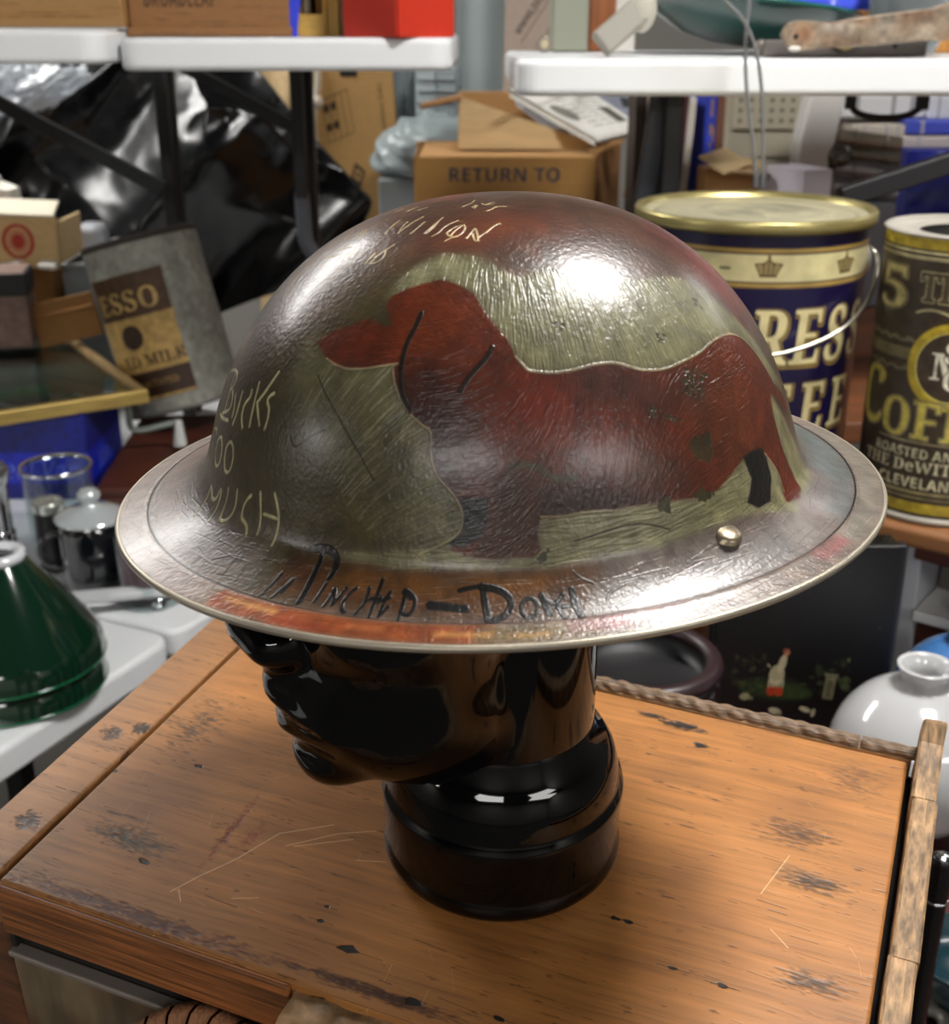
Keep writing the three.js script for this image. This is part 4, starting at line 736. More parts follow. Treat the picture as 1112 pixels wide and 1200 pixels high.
{
  const g = thing('clear_wrap', 'scrap of crumpled clear plastic wrap on the black sheeting, upper left', 'plastic wrap', atD(50, 105, 2.68)), wrap = phys('#d5dae0', 0.16, { transmission: 0.45, thickness: 0 });
  const geo = new THREE.IcosahedronGeometry(0.07, 5), p = geo.attributes.position; for (let i = 0; i < p.count; i++) { const v = V().fromBufferAttribute(p, i), k = 0.75 + 0.7 * Math.abs(2 * fbm(v.x * 40 + 7, v.y * 40 + v.z * 33, 2) - 1); p.setXYZ(i, v.x * 1.5 * k, v.y * 0.5 * k, v.z * 0.5 * k); } geo.computeVertexNormals(); geo.rotateZ(0.42); part('crumple', geo, wrap, g);
  const g2 = new THREE.IcosahedronGeometry(0.045, 4), p2 = g2.attributes.position; for (let i = 0; i < p2.count; i++) { const v = V().fromBufferAttribute(p2, i), k = 0.7 + 0.8 * Math.abs(2 * fbm(v.x * 60 + 3, v.y * 50 + v.z * 43, 2) - 1); p2.setXYZ(i, v.x * 1.2 * k, v.y * 0.9 * k, v.z * 0.5 * k); } g2.computeVertexNormals(); part('tail', g2, wrap, g, [-0.05, 0.02, 0.0]);
}

// ---------------------------------------------------------------- right: tins, shelves and shades
const PAIL_Y = 1.0;
{
  const c = atD(885, 240, 1.36), r = 0.123, rb = 0.118, y1 = c.y, h = y1 - PAIL_Y, W = 2048, H = 860;
  const g = thing('coffee_pail', 'large navy and gold coffee pail with crowns on a cream band and a wire bail', 'pail', V(c.x, PAIL_Y, -1.36));
  const deg = (a) => W * (0.5 + a / 360), mm = (m) => (H * m) / (h - 0.012), yy = (m) => mm(m - 0.012);             // metres below the top of the lid
  const art = grain(canvas(W, H, (x) => {
    x.fillStyle = '#171139'; x.fillRect(0, 0, W, H);
    x.fillStyle = '#d3c795'; x.fillRect(0, yy(0.033), W, mm(0.0275)); x.fillStyle = '#8a6d36'; for (const m of [0.0265, 0.0615]) x.fillRect(0, yy(m), W, mm(0.0055)); x.fillStyle = '#b69a58'; for (const m of [0.028, 0.063]) x.fillRect(0, yy(m), W, mm(0.002));
    const crown = (cx, cy, s) => { x.save(); x.translate(cx, cy); x.scale(s, s); x.strokeStyle = x.fillStyle = '#5a4520'; x.lineWidth = 4; x.beginPath(); x.moveTo(-26, 22); x.lineTo(-40, -10); x.quadraticCurveTo(-30, -26, -16, -12); x.quadraticCurveTo(-8, -30, 0, -30); x.quadraticCurveTo(8, -30, 16, -12); x.quadraticCurveTo(30, -26, 40, -10); x.lineTo(26, 22); x.closePath(); x.globalAlpha = 0.5; x.fill(); x.globalAlpha = 1; x.stroke(); x.fillRect(-28, 20, 56, 9); x.beginPath(); x.moveTo(-14, 18); x.lineTo(-16, -12); x.moveTo(14, 18); x.lineTo(16, -12); x.moveTo(0, 18); x.lineTo(0, -30); x.stroke(); for (const [p, q] of [[-40, -14], [-16, -18], [0, -36], [16, -18], [40, -14]]) { x.beginPath(); x.arc(p, q, 4.6, 0, 7); x.fill(); } x.fillRect(-2, -48, 4, 12); x.fillRect(-6, -44, 12, 4); x.restore(); };
    for (const a of [-132, -89.4, -46.7, -4, 38.7, 81.4, 124]) crown(deg(a), yy(0.047), 0.84);
    x.fillStyle = '#3f3a2a'; x.fillRect(deg(-27), yy(0.0465), 30, 6);
    const word = (t, m, size, pitch, centre) => { x.font = `bold ${size}px serif`; x.textAlign = 'center'; for (let i = 0; i < t.length; i++) { x.save(); x.translate(deg(centre + (i - (t.length - 1) / 2) * pitch), yy(m)); x.transform(0.66, 0, -0.06, 1, 0, 0); x.lineJoin = 'round'; x.strokeStyle = '#8b713a'; x.lineWidth = 20; x.strokeText(t[i], 6, 4); x.strokeStyle = '#0b0820'; x.lineWidth = 9; x.strokeText(t[i], 1, 1); x.fillStyle = '#a8965c'; x.fillText(t[i], 3, 3); x.fillStyle = '#d6c896'; x.fillText(t[i], -1, -1); x.restore(); } };
    word('EMPRESS', 0.147, 232, 19, -1); word('COFFEE', 0.221, 214, 20.5, -5.3);
  }), 0.12, 0.02, 0.02);
  part('body', cyl(r, rb, h - 0.012, 128, true), phys('#ffffff', 0.3, { map: ctex(art), clearcoat: 0.4, clearcoatRoughness: 0.2 }), g, [0, (h - 0.012) / 2, 0], [0, Math.PI, 0]);
  const lidM = std('#ffffff', 0.32, { metalness: 0.75, map: noisy('#aea26c', 0.16, 0.03, 0.03) }), topM = std('#ffffff', 0.36, { metalness: 0.6, map: noisy('#cfc8a8', 0.3, 0.022, 0.03) });
  part('lid', lathe([[r - 0.004, h - 0.008], [r - 0.001, h - 0.002], [r + 0.004, h], [r + 0.0062, h - 0.003], [r + 0.0062, h - 0.0105], [r + 0.0045, h - 0.0135], [r, h - 0.0135]], 128), lidM, g);
  part('lid_top', lathe([[r - 0.003, h - 0.006], [r - 0.012, h - 0.0085], [r - 0.022, h - 0.007], [0.05, h - 0.0045], [0.0001, h - 0.004]], 96), topM, g);
  part('bottom', lathe([[0.0001, 0.001], [rb, 0.001], [rb + 0.002, 0.003], [rb, 0.008]], 96), lidM, g);
  const wire = std('#b9b4a6', 0.3, { metalness: 0.9 }), P = (u, v, D) => atD(u, v, D).sub(g.position);
  part('bail', tube([P(1012, 286, 1.35), P(1025, 295, 1.35), P(1027, 320, 1.31), P(1016, 352, 1.27), P(990, 383, 1.235), P(945, 406, 1.222), P(885, 418, 1.218), P(800, 405, 1.225), P(760, 370, 1.26), P(745, 320, 1.31), P(752, 292, 1.35)], 0.0021, 96, 8), wire, g);
  for (const s of [-1, 1]) part('ear', new THREE.SphereGeometry(0.011, 24, 12).scale(0.6, 1.5, 1), std('#cfccc2', 0.35, { metalness: 0.8 }), g, [s * (r + 0.001), h - 0.058, 0.005]);
}
const CAN_Y = 1.01;
{
  const c = atD(1140, 268, 1.25), r = 0.083, h = c.y - CAN_Y, W = 2048, H = 1150, g = thing('coffee_can', 'tall brown and yellow coffee can with a gold ring emblem at the right picture edge', 'can', V(c.x, CAN_Y, -1.25));
  const mx = (m) => W / 2 + (m / (2 * Math.PI * r)) * W, my = (m) => (m / h) * H;             // metres across from the emblem, metres below the top edge
  const art = grain(canvas(W, H, (x) => {
    x.fillStyle = '#3b3023'; x.fillRect(0, 0, W, H); const band = (col, a, b) => { x.fillStyle = col; x.fillRect(0, my(a), W, my(b) - my(a)); };
    band('#a8922c', 0.001, 0.0115); band('#c9bf8e', 0.0135, 0.0155); band('#c9bf8e', 0.0185, 0.0215); band('#2a2118', 0.0198, 0.0205);
    band('#a8922c', 0.2675, 0.279); band('#8f8258', 0.2555, 0.2585); band('#8f8258', 0.262, 0.2635);
    // wreath bands beside the emblem
    band('#6d6444', 0.1095, 0.1216); x.strokeStyle = '#9c9168'; x.lineWidth = 3; for (let i = 0; i < 150; i++) for (const m of [0.1015, 0.131]) { x.globalAlpha = 0.8; x.beginPath(); x.ellipse((i / 150) * W, my(m) + 6 * Math.sin(i * 1.3), 9, 4, i * 0.9, 0, 7); x.stroke(); } x.globalAlpha = 1;
    const outlined = (t, X, Y, size, sx, fill, line, w) => { x.save(); x.translate(X, Y); x.scale(sx, 1); x.font = `bold ${size}px serif`; x.textAlign = 'left'; x.lineJoin = 'round'; x.strokeStyle = line; x.lineWidth = w; x.strokeText(t, 0, 0); x.strokeStyle = '#2f261b'; x.lineWidth = w * 0.45; x.strokeText(t, 0, 0); x.fillStyle = fill; x.fillText(t, 0, 0); x.restore(); };
    outlined('5', mx(-0.1), my(0.073), 232, 1.45, '#b9ad74', '#8f8662', 16); outlined('TH', mx(-0.042), my(0.061), 150, 0.8, '#4a3f2c', '#b9ae82', 13); outlined('AVE', mx(0.018), my(0.073), 232, 1.1, '#b9ad74', '#8f8662', 16);
    x.strokeStyle = '#b0a57a'; x.lineWidth = 10; x.beginPath(); x.moveTo(mx(-0.043), my(0.0735)); x.quadraticCurveTo(mx(-0.028), my(0.0655), mx(-0.012), my(0.0715)); x.quadraticCurveTo(mx(0.002), my(0.075), mx(0.013), my(0.068)); x.stroke();
    // the ring emblem with its monogram
    const X = mx(0), Y = my(0.124), ring = (rx, col, w) => { x.strokeStyle = col; x.lineWidth = w; x.beginPath(); x.arc(X, Y, rx, 0, 7); x.stroke(); }; x.fillStyle = '#43362a'; x.beginPath(); x.arc(X, Y, 160, 0, 7); x.fill(); ring(158, '#b59d2e', 34); ring(140, '#e0d070', 5); ring(177, '#6d5c16', 4);
    x.fillStyle = '#d8d2bc'; x.textAlign = 'center'; x.font = 'bold 150px serif'; x.fillText('M', X - 14, Y + 52); x.font = 'bold 116px serif'; x.strokeStyle = '#43362a'; x.lineWidth = 7; for (const [t, p, q] of [['S', -4, -18], ['C', 4, 92]]) { x.strokeText(t, X + p, Y + q); x.fillText(t, X + p, Y + q); }
    outlined('C', mx(-0.116), my(0.196), 330, 0.85, '#b9a94e', '#a79b70', 15); outlined('OFFEE', mx(-0.07), my(0.2), 215, 0.86, '#b9a94e', '#a79b70', 13);
    x.fillStyle = '#9a8f68'; x.fillRect(mx(-0.07), my(0.2035), 1000, 6); x.fillStyle = '#c4bb98'; x.textAlign = 'left'; x.font = 'bold 56px sans-serif'; x.fillText('ROASTED AND PACKED BY', mx(-0.073), my(0.2205)); x.font = 'bold 68px serif'; x.fillText('THE DeWITT - L CO.', mx(-0.088), my(0.2355)); x.font = 'bold 62px sans-serif'; x.fillText('CLEVELAND, O.', mx(-0.063), my(0.2525));
  }), 0.28, 0.03, 0.03);
  part('body', cyl(r, r, h, 128, true), std('#ffffff', 0.42, { map: ctex(art) }), g, [0, h / 2, 0], [0, Math.PI - 0.376, 0]);
  const pale = std('#ffffff', 0.4, { metalness: 0.35, map: noisy('#bdb7ac', 0.16, 0.04, 0.04) });
  part('top', lathe([[r, h - 0.001], [r + 0.002, h + 0.001], [r, h + 0.003], [r - 0.004, h], [r - 0.03, h - 0.001], [r - 0.033, h - 0.0025]], 96), pale, g); part('inside', lathe([[0.0001, h - 0.03], [r - 0.033, h - 0.03], [r - 0.033, h - 0.0028]], 64), std('#0d0b09', 0.7), g);
  part('seam', lathe([[0.0001, 0.001], [r, 0.001], [r + 0.0022, 0.003], [r + 0.0012, 0.006], [r, 0.008]], 96), pale, g);
}
const woodTop = std('#ffffff', 0.42, { map: noisy('#8a5c38', 0.25, 0.01, 0.12) });
{
  // dark shelf unit: wooden top, white inner shelf
  const a = atY(1036, 611.5, CAN_Y), b = atY(1112, 629, CAN_Y), dir = b.clone().sub(a).setY(0).normalize(), turn = Math.atan2(-dir.z, dir.x), g = thing('shelf_unit', 'shelf unit with a brown wooden top and white shelf, under the brown coffee can', 'shelf', V(a.x, 0.0, a.z), turn);
  part('top_board', rbox(0.61, 0.022, 0.36, 0.006, 3), woodTop, g, [0.235, CAN_Y - 0.0115, -0.18]); part('apron', rbox(0.5, 0.018, 0.02, 0.003), M.redWood, g, [0.28, CAN_Y - 0.031, -0.025]);
  part('side_panel', rbox(0.016, CAN_Y - 0.024, 0.3, 0.002), std('#b9b9bc', 0.5), g, [0.024, (CAN_Y - 0.024) / 2, -0.19]); part('side_panel', rbox(0.016, CAN_Y - 0.024, 0.3, 0.002), std('#b9b9bc', 0.5), g, [0.53, (CAN_Y - 0.024) / 2, -0.19]);
  part('shelf_board', rbox(0.488, 0.012, 0.31, 0.002), std('#e3e1dc', 0.45), g, [0.277, 0.899, -0.186]); part('lower_front', rbox(0.488, 0.885, 0.014, 0.002), M.redWood, g, [0.277, 0.446, -0.06]);
  // things on its shelf
  const at = (x, y, z) => V(x, y, z).applyAxisAngle(V(0, 1, 0), turn).add(g.position);
  const bk = thing('book', 'dark red closed book standing at the back of the white shelf', 'book', at(0.12, 0.9055, -0.2), turn); part('cover', rbox(0.15, 0.072, 0.005, 0.001), std('#3c1618', 0.55), bk, [0, 0.036, 0.018]); part('cover', rbox(0.15, 0.072, 0.005, 0.001), std('#3c1618', 0.55), bk, [0, 0.036, -0.018]); part('pages', rbox(0.145, 0.068, 0.031, 0.001), M.paper, bk, [0, 0.035, 0]);
  const lf = thing('picture_frame', 'small cream picture frame leaning on the dark red book', 'frame', at(0.2, 0.9055, -0.14), turn); for (const [x, y, w, h] of [[-0.05, 0.036, 0.01, 0.072], [0.05, 0.036, 0.01, 0.072], [0, 0.067, 0.09, 0.01], [0, 0.005, 0.09, 0.01]]) part('frame_bar', rbox(w, h, 0.01, 0.002), std('#b3a884', 0.5), lf, [x, y, 0]); part('picture', rbox(0.092, 0.056, 0.004, 0.001), std('#4d3327', 0.6), lf, [0, 0.036, -0.002]);
  const bx = thing('carton_box', 'grey and dark red printed box lying on the white shelf', 'box', at(0.1, 0.9055, -0.115), turn - 0.25); part('carton', rbox(0.12, 0.035, 0.05, 0.002), std('#ffffff', 0.5, { map: paint(128, 64, (x) => { x.fillStyle = '#6a625c'; x.fillRect(0, 0, 128, 64); x.fillStyle = '#2c2422'; x.fillRect(20, 22, 70, 6); x.fillRect(20, 34, 50, 5); }) }), bx, [0, 0.0175, 0]); part('lid', rbox(0.122, 0.01, 0.052, 0.002), std('#45201e', 0.5), bx, [0, 0.036, 0]);
  const tr = thing('black_tray', 'flat black round tray at the front of the white shelf', 'tray', at(0.13, 0.9055, -0.066), turn); part('tray', lathe([[0.0001, 0.003], [0.05, 0.003], [0.056, 0.008], [0.06, 0.009], [0.058, 0.005], [0.05, 0.0], [0.0001, 0.0]], 48).scale(1, 1, 0.55), std('#101012', 0.35), tr); part('rim', new THREE.TorusGeometry(0.058, 0.0016, 6, 48).rotateX(Math.PI / 2).scale(1, 1, 0.55), std('#1a1a1c', 0.3), tr, [0, 0.0085, 0]);
  const tp = thing('matchbox', 'small red and yellow box lying on the black tray', 'matchbox', at(0.13, 0.9095, -0.066), turn); part('sleeve', rbox(0.03, 0.012, 0.022, 0.001), std('#a8323c', 0.5), tp, [-0.008, 0.006, 0]); part('label', rbox(0.02, 0.0122, 0.0222, 0.001), std('#b59a50', 0.5), tp, [0.017, 0.006, 0]);
}
// a dark bench behind the chest carries the painted box, the moulded tub and the globes
const BENCH = 0.805;
{
  const g = thing('bench', 'low dark red wooden bench behind the chest, under the white glass globe', 'bench', V(0.25, 0, -0.97));
  part('seat_board', rbox(0.6, 0.03, 0.3, 0.004), M.redWood, g, [0.01, BENCH - 0.016, 0]);
  for (const x of [-0.26, 0.28]) for (const z of [-0.12, 0.12]) part('leg', rbox(0.04, BENCH - 0.03, 0.04, 0.004), M.redWood, g, [x, (BENCH - 0.03) / 2, z]);
  part('apron', rbox(0.5, 0.07, 0.018, 0.003), M.redWood, g, [0.01, BENCH - 0.067, 0.12]);
}
{
  const b = rect(836, 640, 1046, 868, 1.07), w = b.w, hh = b.y1 - BENCH, c = grain(canvas(1024, 900, (x) => {
    x.fillStyle = '#08080a'; x.fillRect(0, 0, 1024, 900); const sx = 1024 / 205, ox = 838, oy = 650, P = (u, v) => [(u - ox) * sx, ((v - oy) / 228) * 900];
    const el = (u, v, ru, rv, col, al = 1, t = 0, soft = 0) => { const [p, q] = P(u, v); x.save(); if (soft) x.filter = `blur(${soft}px)`; x.globalAlpha = al; x.fillStyle = col; x.beginPath(); x.ellipse(p, q, ru * sx, rv * 3.95, t, 0, 7); x.fill(); x.restore(); };
    seed = 8; el(912, 805, 44, 13, '#27341c', 0.9, 0.08, 8); el(925, 808, 34, 8, '#33451f', 0.8, 0.1, 6); for (let i = 0; i < 60; i++) el(rr(872, 950), rr(798, 814), rr(1, 4), rr(0.6, 2), ['#3f5226', '#2b3d1a', '#4a5a30'][i % 3], 0.7);
    for (let i = 0; i < 40; i++) el(rr(862, 900), rr(766, 800), rr(1, 4), rr(1, 3), ['#4a4a2c', '#2c3320', '#5d5a38'][i % 3], 0.45); for (let i = 0; i < 40; i++) el(rr(955, 1000), rr(772, 812), rr(1, 5), rr(1, 4), ['#3d4a2a', '#59603c', '#2a331c'][i % 3], 0.6);
    x.fillStyle = '#8f8a68'; { const [p, q] = P(978, 788); x.save(); x.translate(p, q); x.rotate(0.1); x.globalAlpha = 0.8; x.fillRect(-40, 0, 80, 16); x.fillRect(-32, 16, 64, 100); x.fillStyle = '#5c5940'; x.fillRect(-14, 30, 30, 76); x.restore(); }
    el(914, 790, 9, 12, '#c3b890', 0.95, 0.1); el(919, 777, 4.5, 11, '#cfc49e', 0.95, 0.35); el(923, 764, 3.6, 4.2, '#b9785c', 0.95); el(921, 762, 3, 2.4, '#8d4a34', 0.9); el(904, 779, 3, 1.6, '#c3b890', 0.8, 0.6);
    el(909, 807, 5.5, 6.2, '#b83a1c', 1); el(918, 808, 5, 5.6, '#c2421e', 1); for (let i = 0; i < 5; i++) el(906 + i * 4, 799, 1.2, 5, '#ddd2ae', 0.9);
    el(879, 814, 6, 4.2, '#a8a27c', 0.95); el(886, 816, 3, 2, '#8f8a66', 0.9); el(916, 831, 8, 4, '#c9c2a0', 0.95, 0.2); el(921, 834, 4, 2, '#8d886a', 0.9); el(951, 829, 7, 3, '#c9c2a0', 0.95, 0.25); el(961, 833, 2.6, 5, '#bdb694', 0.95, 0.3);
    x.fillStyle = '#8b8f94'; for (let i = 0; i < 26; i++) { x.globalAlpha = rr(0.2, 0.7); const [p, q] = P(rr(850, 1040), rr(660, 760)); x.fillRect(p, q, rr(2, 7), rr(2, 8)); }
    for (let i = 0; i < 30; i++) { x.globalAlpha = 0.25; x.fillStyle = '#4a6a5c'; const [p, q] = P(rr(845, 870), rr(720, 790)); x.fillRect(p, q, rr(2, 6), rr(6, 24)); }
  }), 0.1, 0.1, 0.1);
  const g = thing('painted_box', 'black lacquered box painted with a figure in white and red among animals', 'box', V(b.x, BENCH, -1.07)), lac = phys('#0a0a0c', 0.22, { clearcoat: 0.6, clearcoatRoughness: 0.1 });
  part('front', rbox(w, hh, 0.008, 0.002), phys('#ffffff', 0.45, { map: ctex(c), clearcoat: 0.1, clearcoatRoughness: 0.2 }), g, [0, hh / 2, -0.004]); part('case', rbox(w - 0.004, hh - 0.004, 0.028, 0.003), lac, g, [0, hh / 2, -0.022]); part('edge_trim', rbox(0.005, hh, 0.012, 0.001), std('#33363c', 0.4, { metalness: 0.5 }), g, [w / 2 - 0.001, hh / 2, -0.006]);
}
{
  const p = atD(752, 764, 1.0), g = thing('moulded_tub', 'dark mauve tub with a ribbed rolled rim on a yellowed tin, behind the head', 'tub', V(p.x, BENCH, -1.0)), h = p.y - BENCH, r = 0.068, m = std('#1c1014', 0.45);
  part('tin', cyl(r - 0.004, r - 0.004, h - 0.05, 64), std('#33290f', 0.5), g, [0, (h - 0.05) / 2, 0]); part('body', lathe([[r - 0.006, h - 0.06], [r, h - 0.05], [r + 0.002, h - 0.02], [r - 0.002, h - 0.016]], 64), m, g); part('rim', new THREE.TorusGeometry(r - 0.002, 0.0085, 12, 64).rotateX(Math.PI / 2), std('#2a181c', 0.4), g, [0, h - 0.008, 0]); part('inside', lathe([[0.0001, h - 0.03], [r - 0.011, h - 0.03], [r - 0.01, h - 0.008]], 48), std('#0b090c', 0.5), g);
  for (let i = 0; i < 18; i++) { const a = (i / 18) * 2 * Math.PI; part('rib', rbox(0.011, 0.03, 0.006, 0.0025), m, g, [(r + 0.001) * Math.sin(a), h - 0.038, (r + 0.001) * Math.cos(a)], [0, a, 0.15]); }
}
function globe(label, u, v, D, rpx, color, y0, neckR) {
  const c = atD(u, v, D), zc = (EYE.y - c.y) * Math.sin(PITCH) + D * Math.cos(PITCH), r = (rpx / FOCAL) * zc, g = thing('glass_globe', label, 'lamp globe', V(c.x, y0, -D)), cy = Math.max(r * 0.96, c.y - y0);
  const pts = []; for (let i = 0; i <= 40; i++) { const t = lerp(-1.25, Math.PI / 2 - 0.3, i / 40); pts.push([r * Math.cos(t), cy + r * Math.sin(t)]); }
  pts.unshift([r * Math.cos(-1.25) - 0.003, cy + r * Math.sin(-1.25) + 0.001]);
  const m = phys(color, 0.14, { clearcoat: 1, clearcoatRoughness: 0.04 }); part('globe', lathe(pts, 96), m, g);
  const ny = cy + r * Math.sin(Math.PI / 2 - 0.3), nr = r * Math.cos(Math.PI / 2 - 0.3);
  part('neck', lathe([[nr + 0.001, ny - 0.001], [nr - 0.002, ny + 0.004], [nr - 0.001, ny + r * 0.2], [nr + 0.003, ny + r * 0.23], [nr + 0.002, ny + r * 0.26], [nr - 0.003, ny + r * 0.25], [nr - 0.007, ny + r * 0.1], [nr - 0.008, ny - r * 0.1]], 64), m, g);
  return g;
}
globe('white milk glass lamp globe with a short open neck behind the chest corner', 1070, 884, 0.93, 98, '#b4b4b5', BENCH);
globe('blue glass lamp globe behind the white one at the right picture edge', 1128, 830, 1.05, 84, '#3f74b0', BENCH);
{
  const c = atD(1092, 1080, 0.70), t = atD(1096, 1003, 0.70), g = thing('black_rod', 'black rod with a silver ring standing beside the chest', 'rod', V(c.x, 0, -0.70)), m = std('#0c0c0e', 0.25), h = t.y;
  part('shaft', lathe([[0.0001, 0], [0.0075, 0], [0.0075, h - 0.0365], [0.0068, h - 0.036], [0.0082, h - 0.034], [0.0082, h - 0.006], [0.0072, h - 0.001], [0.005, h], [0.0001, h]], 32), m, g); part('ring', new THREE.TorusGeometry(0.0078, 0.0009, 8, 32).rotateX(Math.PI / 2), M.chrome, g, [0, h - 0.036, 0]); part('tip', lathe([[0.0001, h + 0.0015], [0.003, h + 0.001], [0.0052, h - 0.0005]], 24), M.chrome, g);
}
{
  const p = atY(1106, 1126, 0.81), g = thing('teal_bowl', 'teal glazed bowl on the low board right of the chest', 'bowl', V(p.x + 0.02, 0.772, p.z)); part('bowl', lathe([[0.0001, 0.004], [0.02, 0.002], [0.03, 0.006], [0.043, 0.03], [0.047, 0.046], [0.045, 0.047], [0.04, 0.03], [0.028, 0.012], [0.0001, 0.01]], 64), phys('#0f3038', 0.25, { clearcoat: 0.5 }), g); part('foot_ring', new THREE.TorusGeometry(0.022, 0.003, 8, 40).rotateX(Math.PI / 2), phys('#173f4a', 0.3), g, [0, 0.003, 0]);
  const b = thing('low_board', 'dark reddish board at the lower right beside the chest', 'board', V(0.45, 0, -0.71)); part('board', rbox(0.24, 0.02, 0.18, 0.003), M.redWood, b, [0.02, 0.761, 0]); for (const x of [-0.07, 0.11]) part('leg', rbox(0.03, 0.75, 0.03, 0.003), M.redWood, b, [x, 0.375, 0]);
  for (const [u, v, l] of [[1084, 1160, 'worn grey link ring lying beside the black rod, the farther of two'], [1084, 1192, 'worn grey link ring at the lower right corner, the nearer of two']]) { const q = atY(u, v, 0.782), k = thing('link_ring', l, 'ring', V(q.x, 0.772, q.z)); part('ring', new THREE.TorusGeometry(0.013, 0.005, 12, 40).rotateX(Math.PI / 2).scale(1.25, 1, 1), std('#6d6a62', 0.5, { metalness: 0.5 }), k, [0, 0.006, 0]); part('lug', rbox(0.01, 0.008, 0.012, 0.002), std('#5d5a52', 0.5, { metalness: 0.5 }), k, [0.018, 0.005, 0]); }
  const w = atD(1112, 1010, 0.9), r = thing('red_box', 'dark red wooden box behind the black rod', 'box', V(0.475, BENCH, -0.84)); part('case', rbox(0.07, 0.09, 0.04, 0.003), std('#4a201a', 0.5), r, [0, 0.045, 0]); part('lid', rbox(0.074, 0.012, 0.044, 0.003), std('#6d4238', 0.45), r, [0, 0.096, 0]);
}

// ---------------------------------------------------------------- under the tables and beyond
const prints = (w, h, base, f) => ctex(grain(canvas(w, h, (x) => { x.fillStyle = base; x.fillRect(0, 0, w, h); f(x, w, h); }), 0.08, 0.04, 0.4));
// a stand for the things under the right table
{
  const g = thing('back_table', 'plain brown trestle table carrying the boxes behind the helmet', 'table', V(0.62, 0, -2.31)); part('top', rbox(1.5, 0.03, 1.5, 0.004), M.wood, g, [0, UNDER - 0.0155, 0]);
  for (const x of [-0.3, 0.7]) for (const z of [-0.66, 0.66]) part('leg', rbox(0.05, UNDER - 0.03, 0.05, 0.004), M.wood, g, [x, (UNDER - 0.03) / 2, z]);
  const p = thing('pail_stand', 'small round dark table under the navy coffee pail', 'table', V(0.304, 0, -1.36)); part('top', lathe([[0.0001, PAIL_Y - 0.026], [0.112, PAIL_Y - 0.026], [0.116, PAIL_Y - 0.014], [0.114, PAIL_Y - 0.001], [0.0001, PAIL_Y - 0.001]], 64), M.redWood, p); for (const x of [-0.07, 0.07]) for (const z of [-0.07, 0.07]) part('leg', rbox(0.035, PAIL_Y - 0.026, 0.035, 0.004), M.redWood, p, [x, (PAIL_Y - 0.026) / 2, z]);
}
{
  const D = 2.45, b = rect(485, 184, 697, 250, D), h = b.y1 - UNDER, g = thing('return_box', 'brown cardboard box printed RETURN TO behind the helmet crown', 'carton', V(b.x, UNDER, -D));
  const t = prints(640, 512, '#a0763f', (x) => { x.fillStyle = '#3c3a44'; x.font = 'bold 74px sans-serif'; x.fillText('RETURN TO', 118, 92); x.fillStyle = '#b98d52'; x.globalAlpha = 0.5; for (let i = 0; i < 12; i++) x.fillRect(118 + i * 40, 30, 3, 70); });
  part('front_panel', rbox(b.w, h, 0.006, 0.002), std('#ffffff', 0.85, { map: t }), g, [0, h / 2, 0]);
  const w2 = 0.36; part('side_panel', rbox(w2, h, 0.006, 0.002), M.cardDark, g, [b.w / 2 + 0.04, h / 2, -w2 / 2 + 0.004], [0, 1.32, 0]); part('side_panel', rbox(0.006, h, 0.34, 0.002), M.cardDark, g, [-b.w / 2 + 0.003, h / 2, -0.173]); part('back_panel', rbox(b.w + 0.08, h, 0.006, 0.002), M.card, g, [0.03, h / 2, -0.35]); part('floor_panel', rbox(b.w, 0.006, 0.34, 0.002), M.card, g, [0, 0.004, -0.173]);
  part('inner_floor', rbox(b.w - 0.01, 0.006, 0.33, 0.002), M.card, g, [0.004, h - 0.004, -0.173]);
  part('side_flap', rbox(0.004, 0.07, 0.3, 0.001), M.cardDark, g, [b.w / 2 + 0.105, h - 0.045, -0.17], [0, -0.25, -0.25]);
}
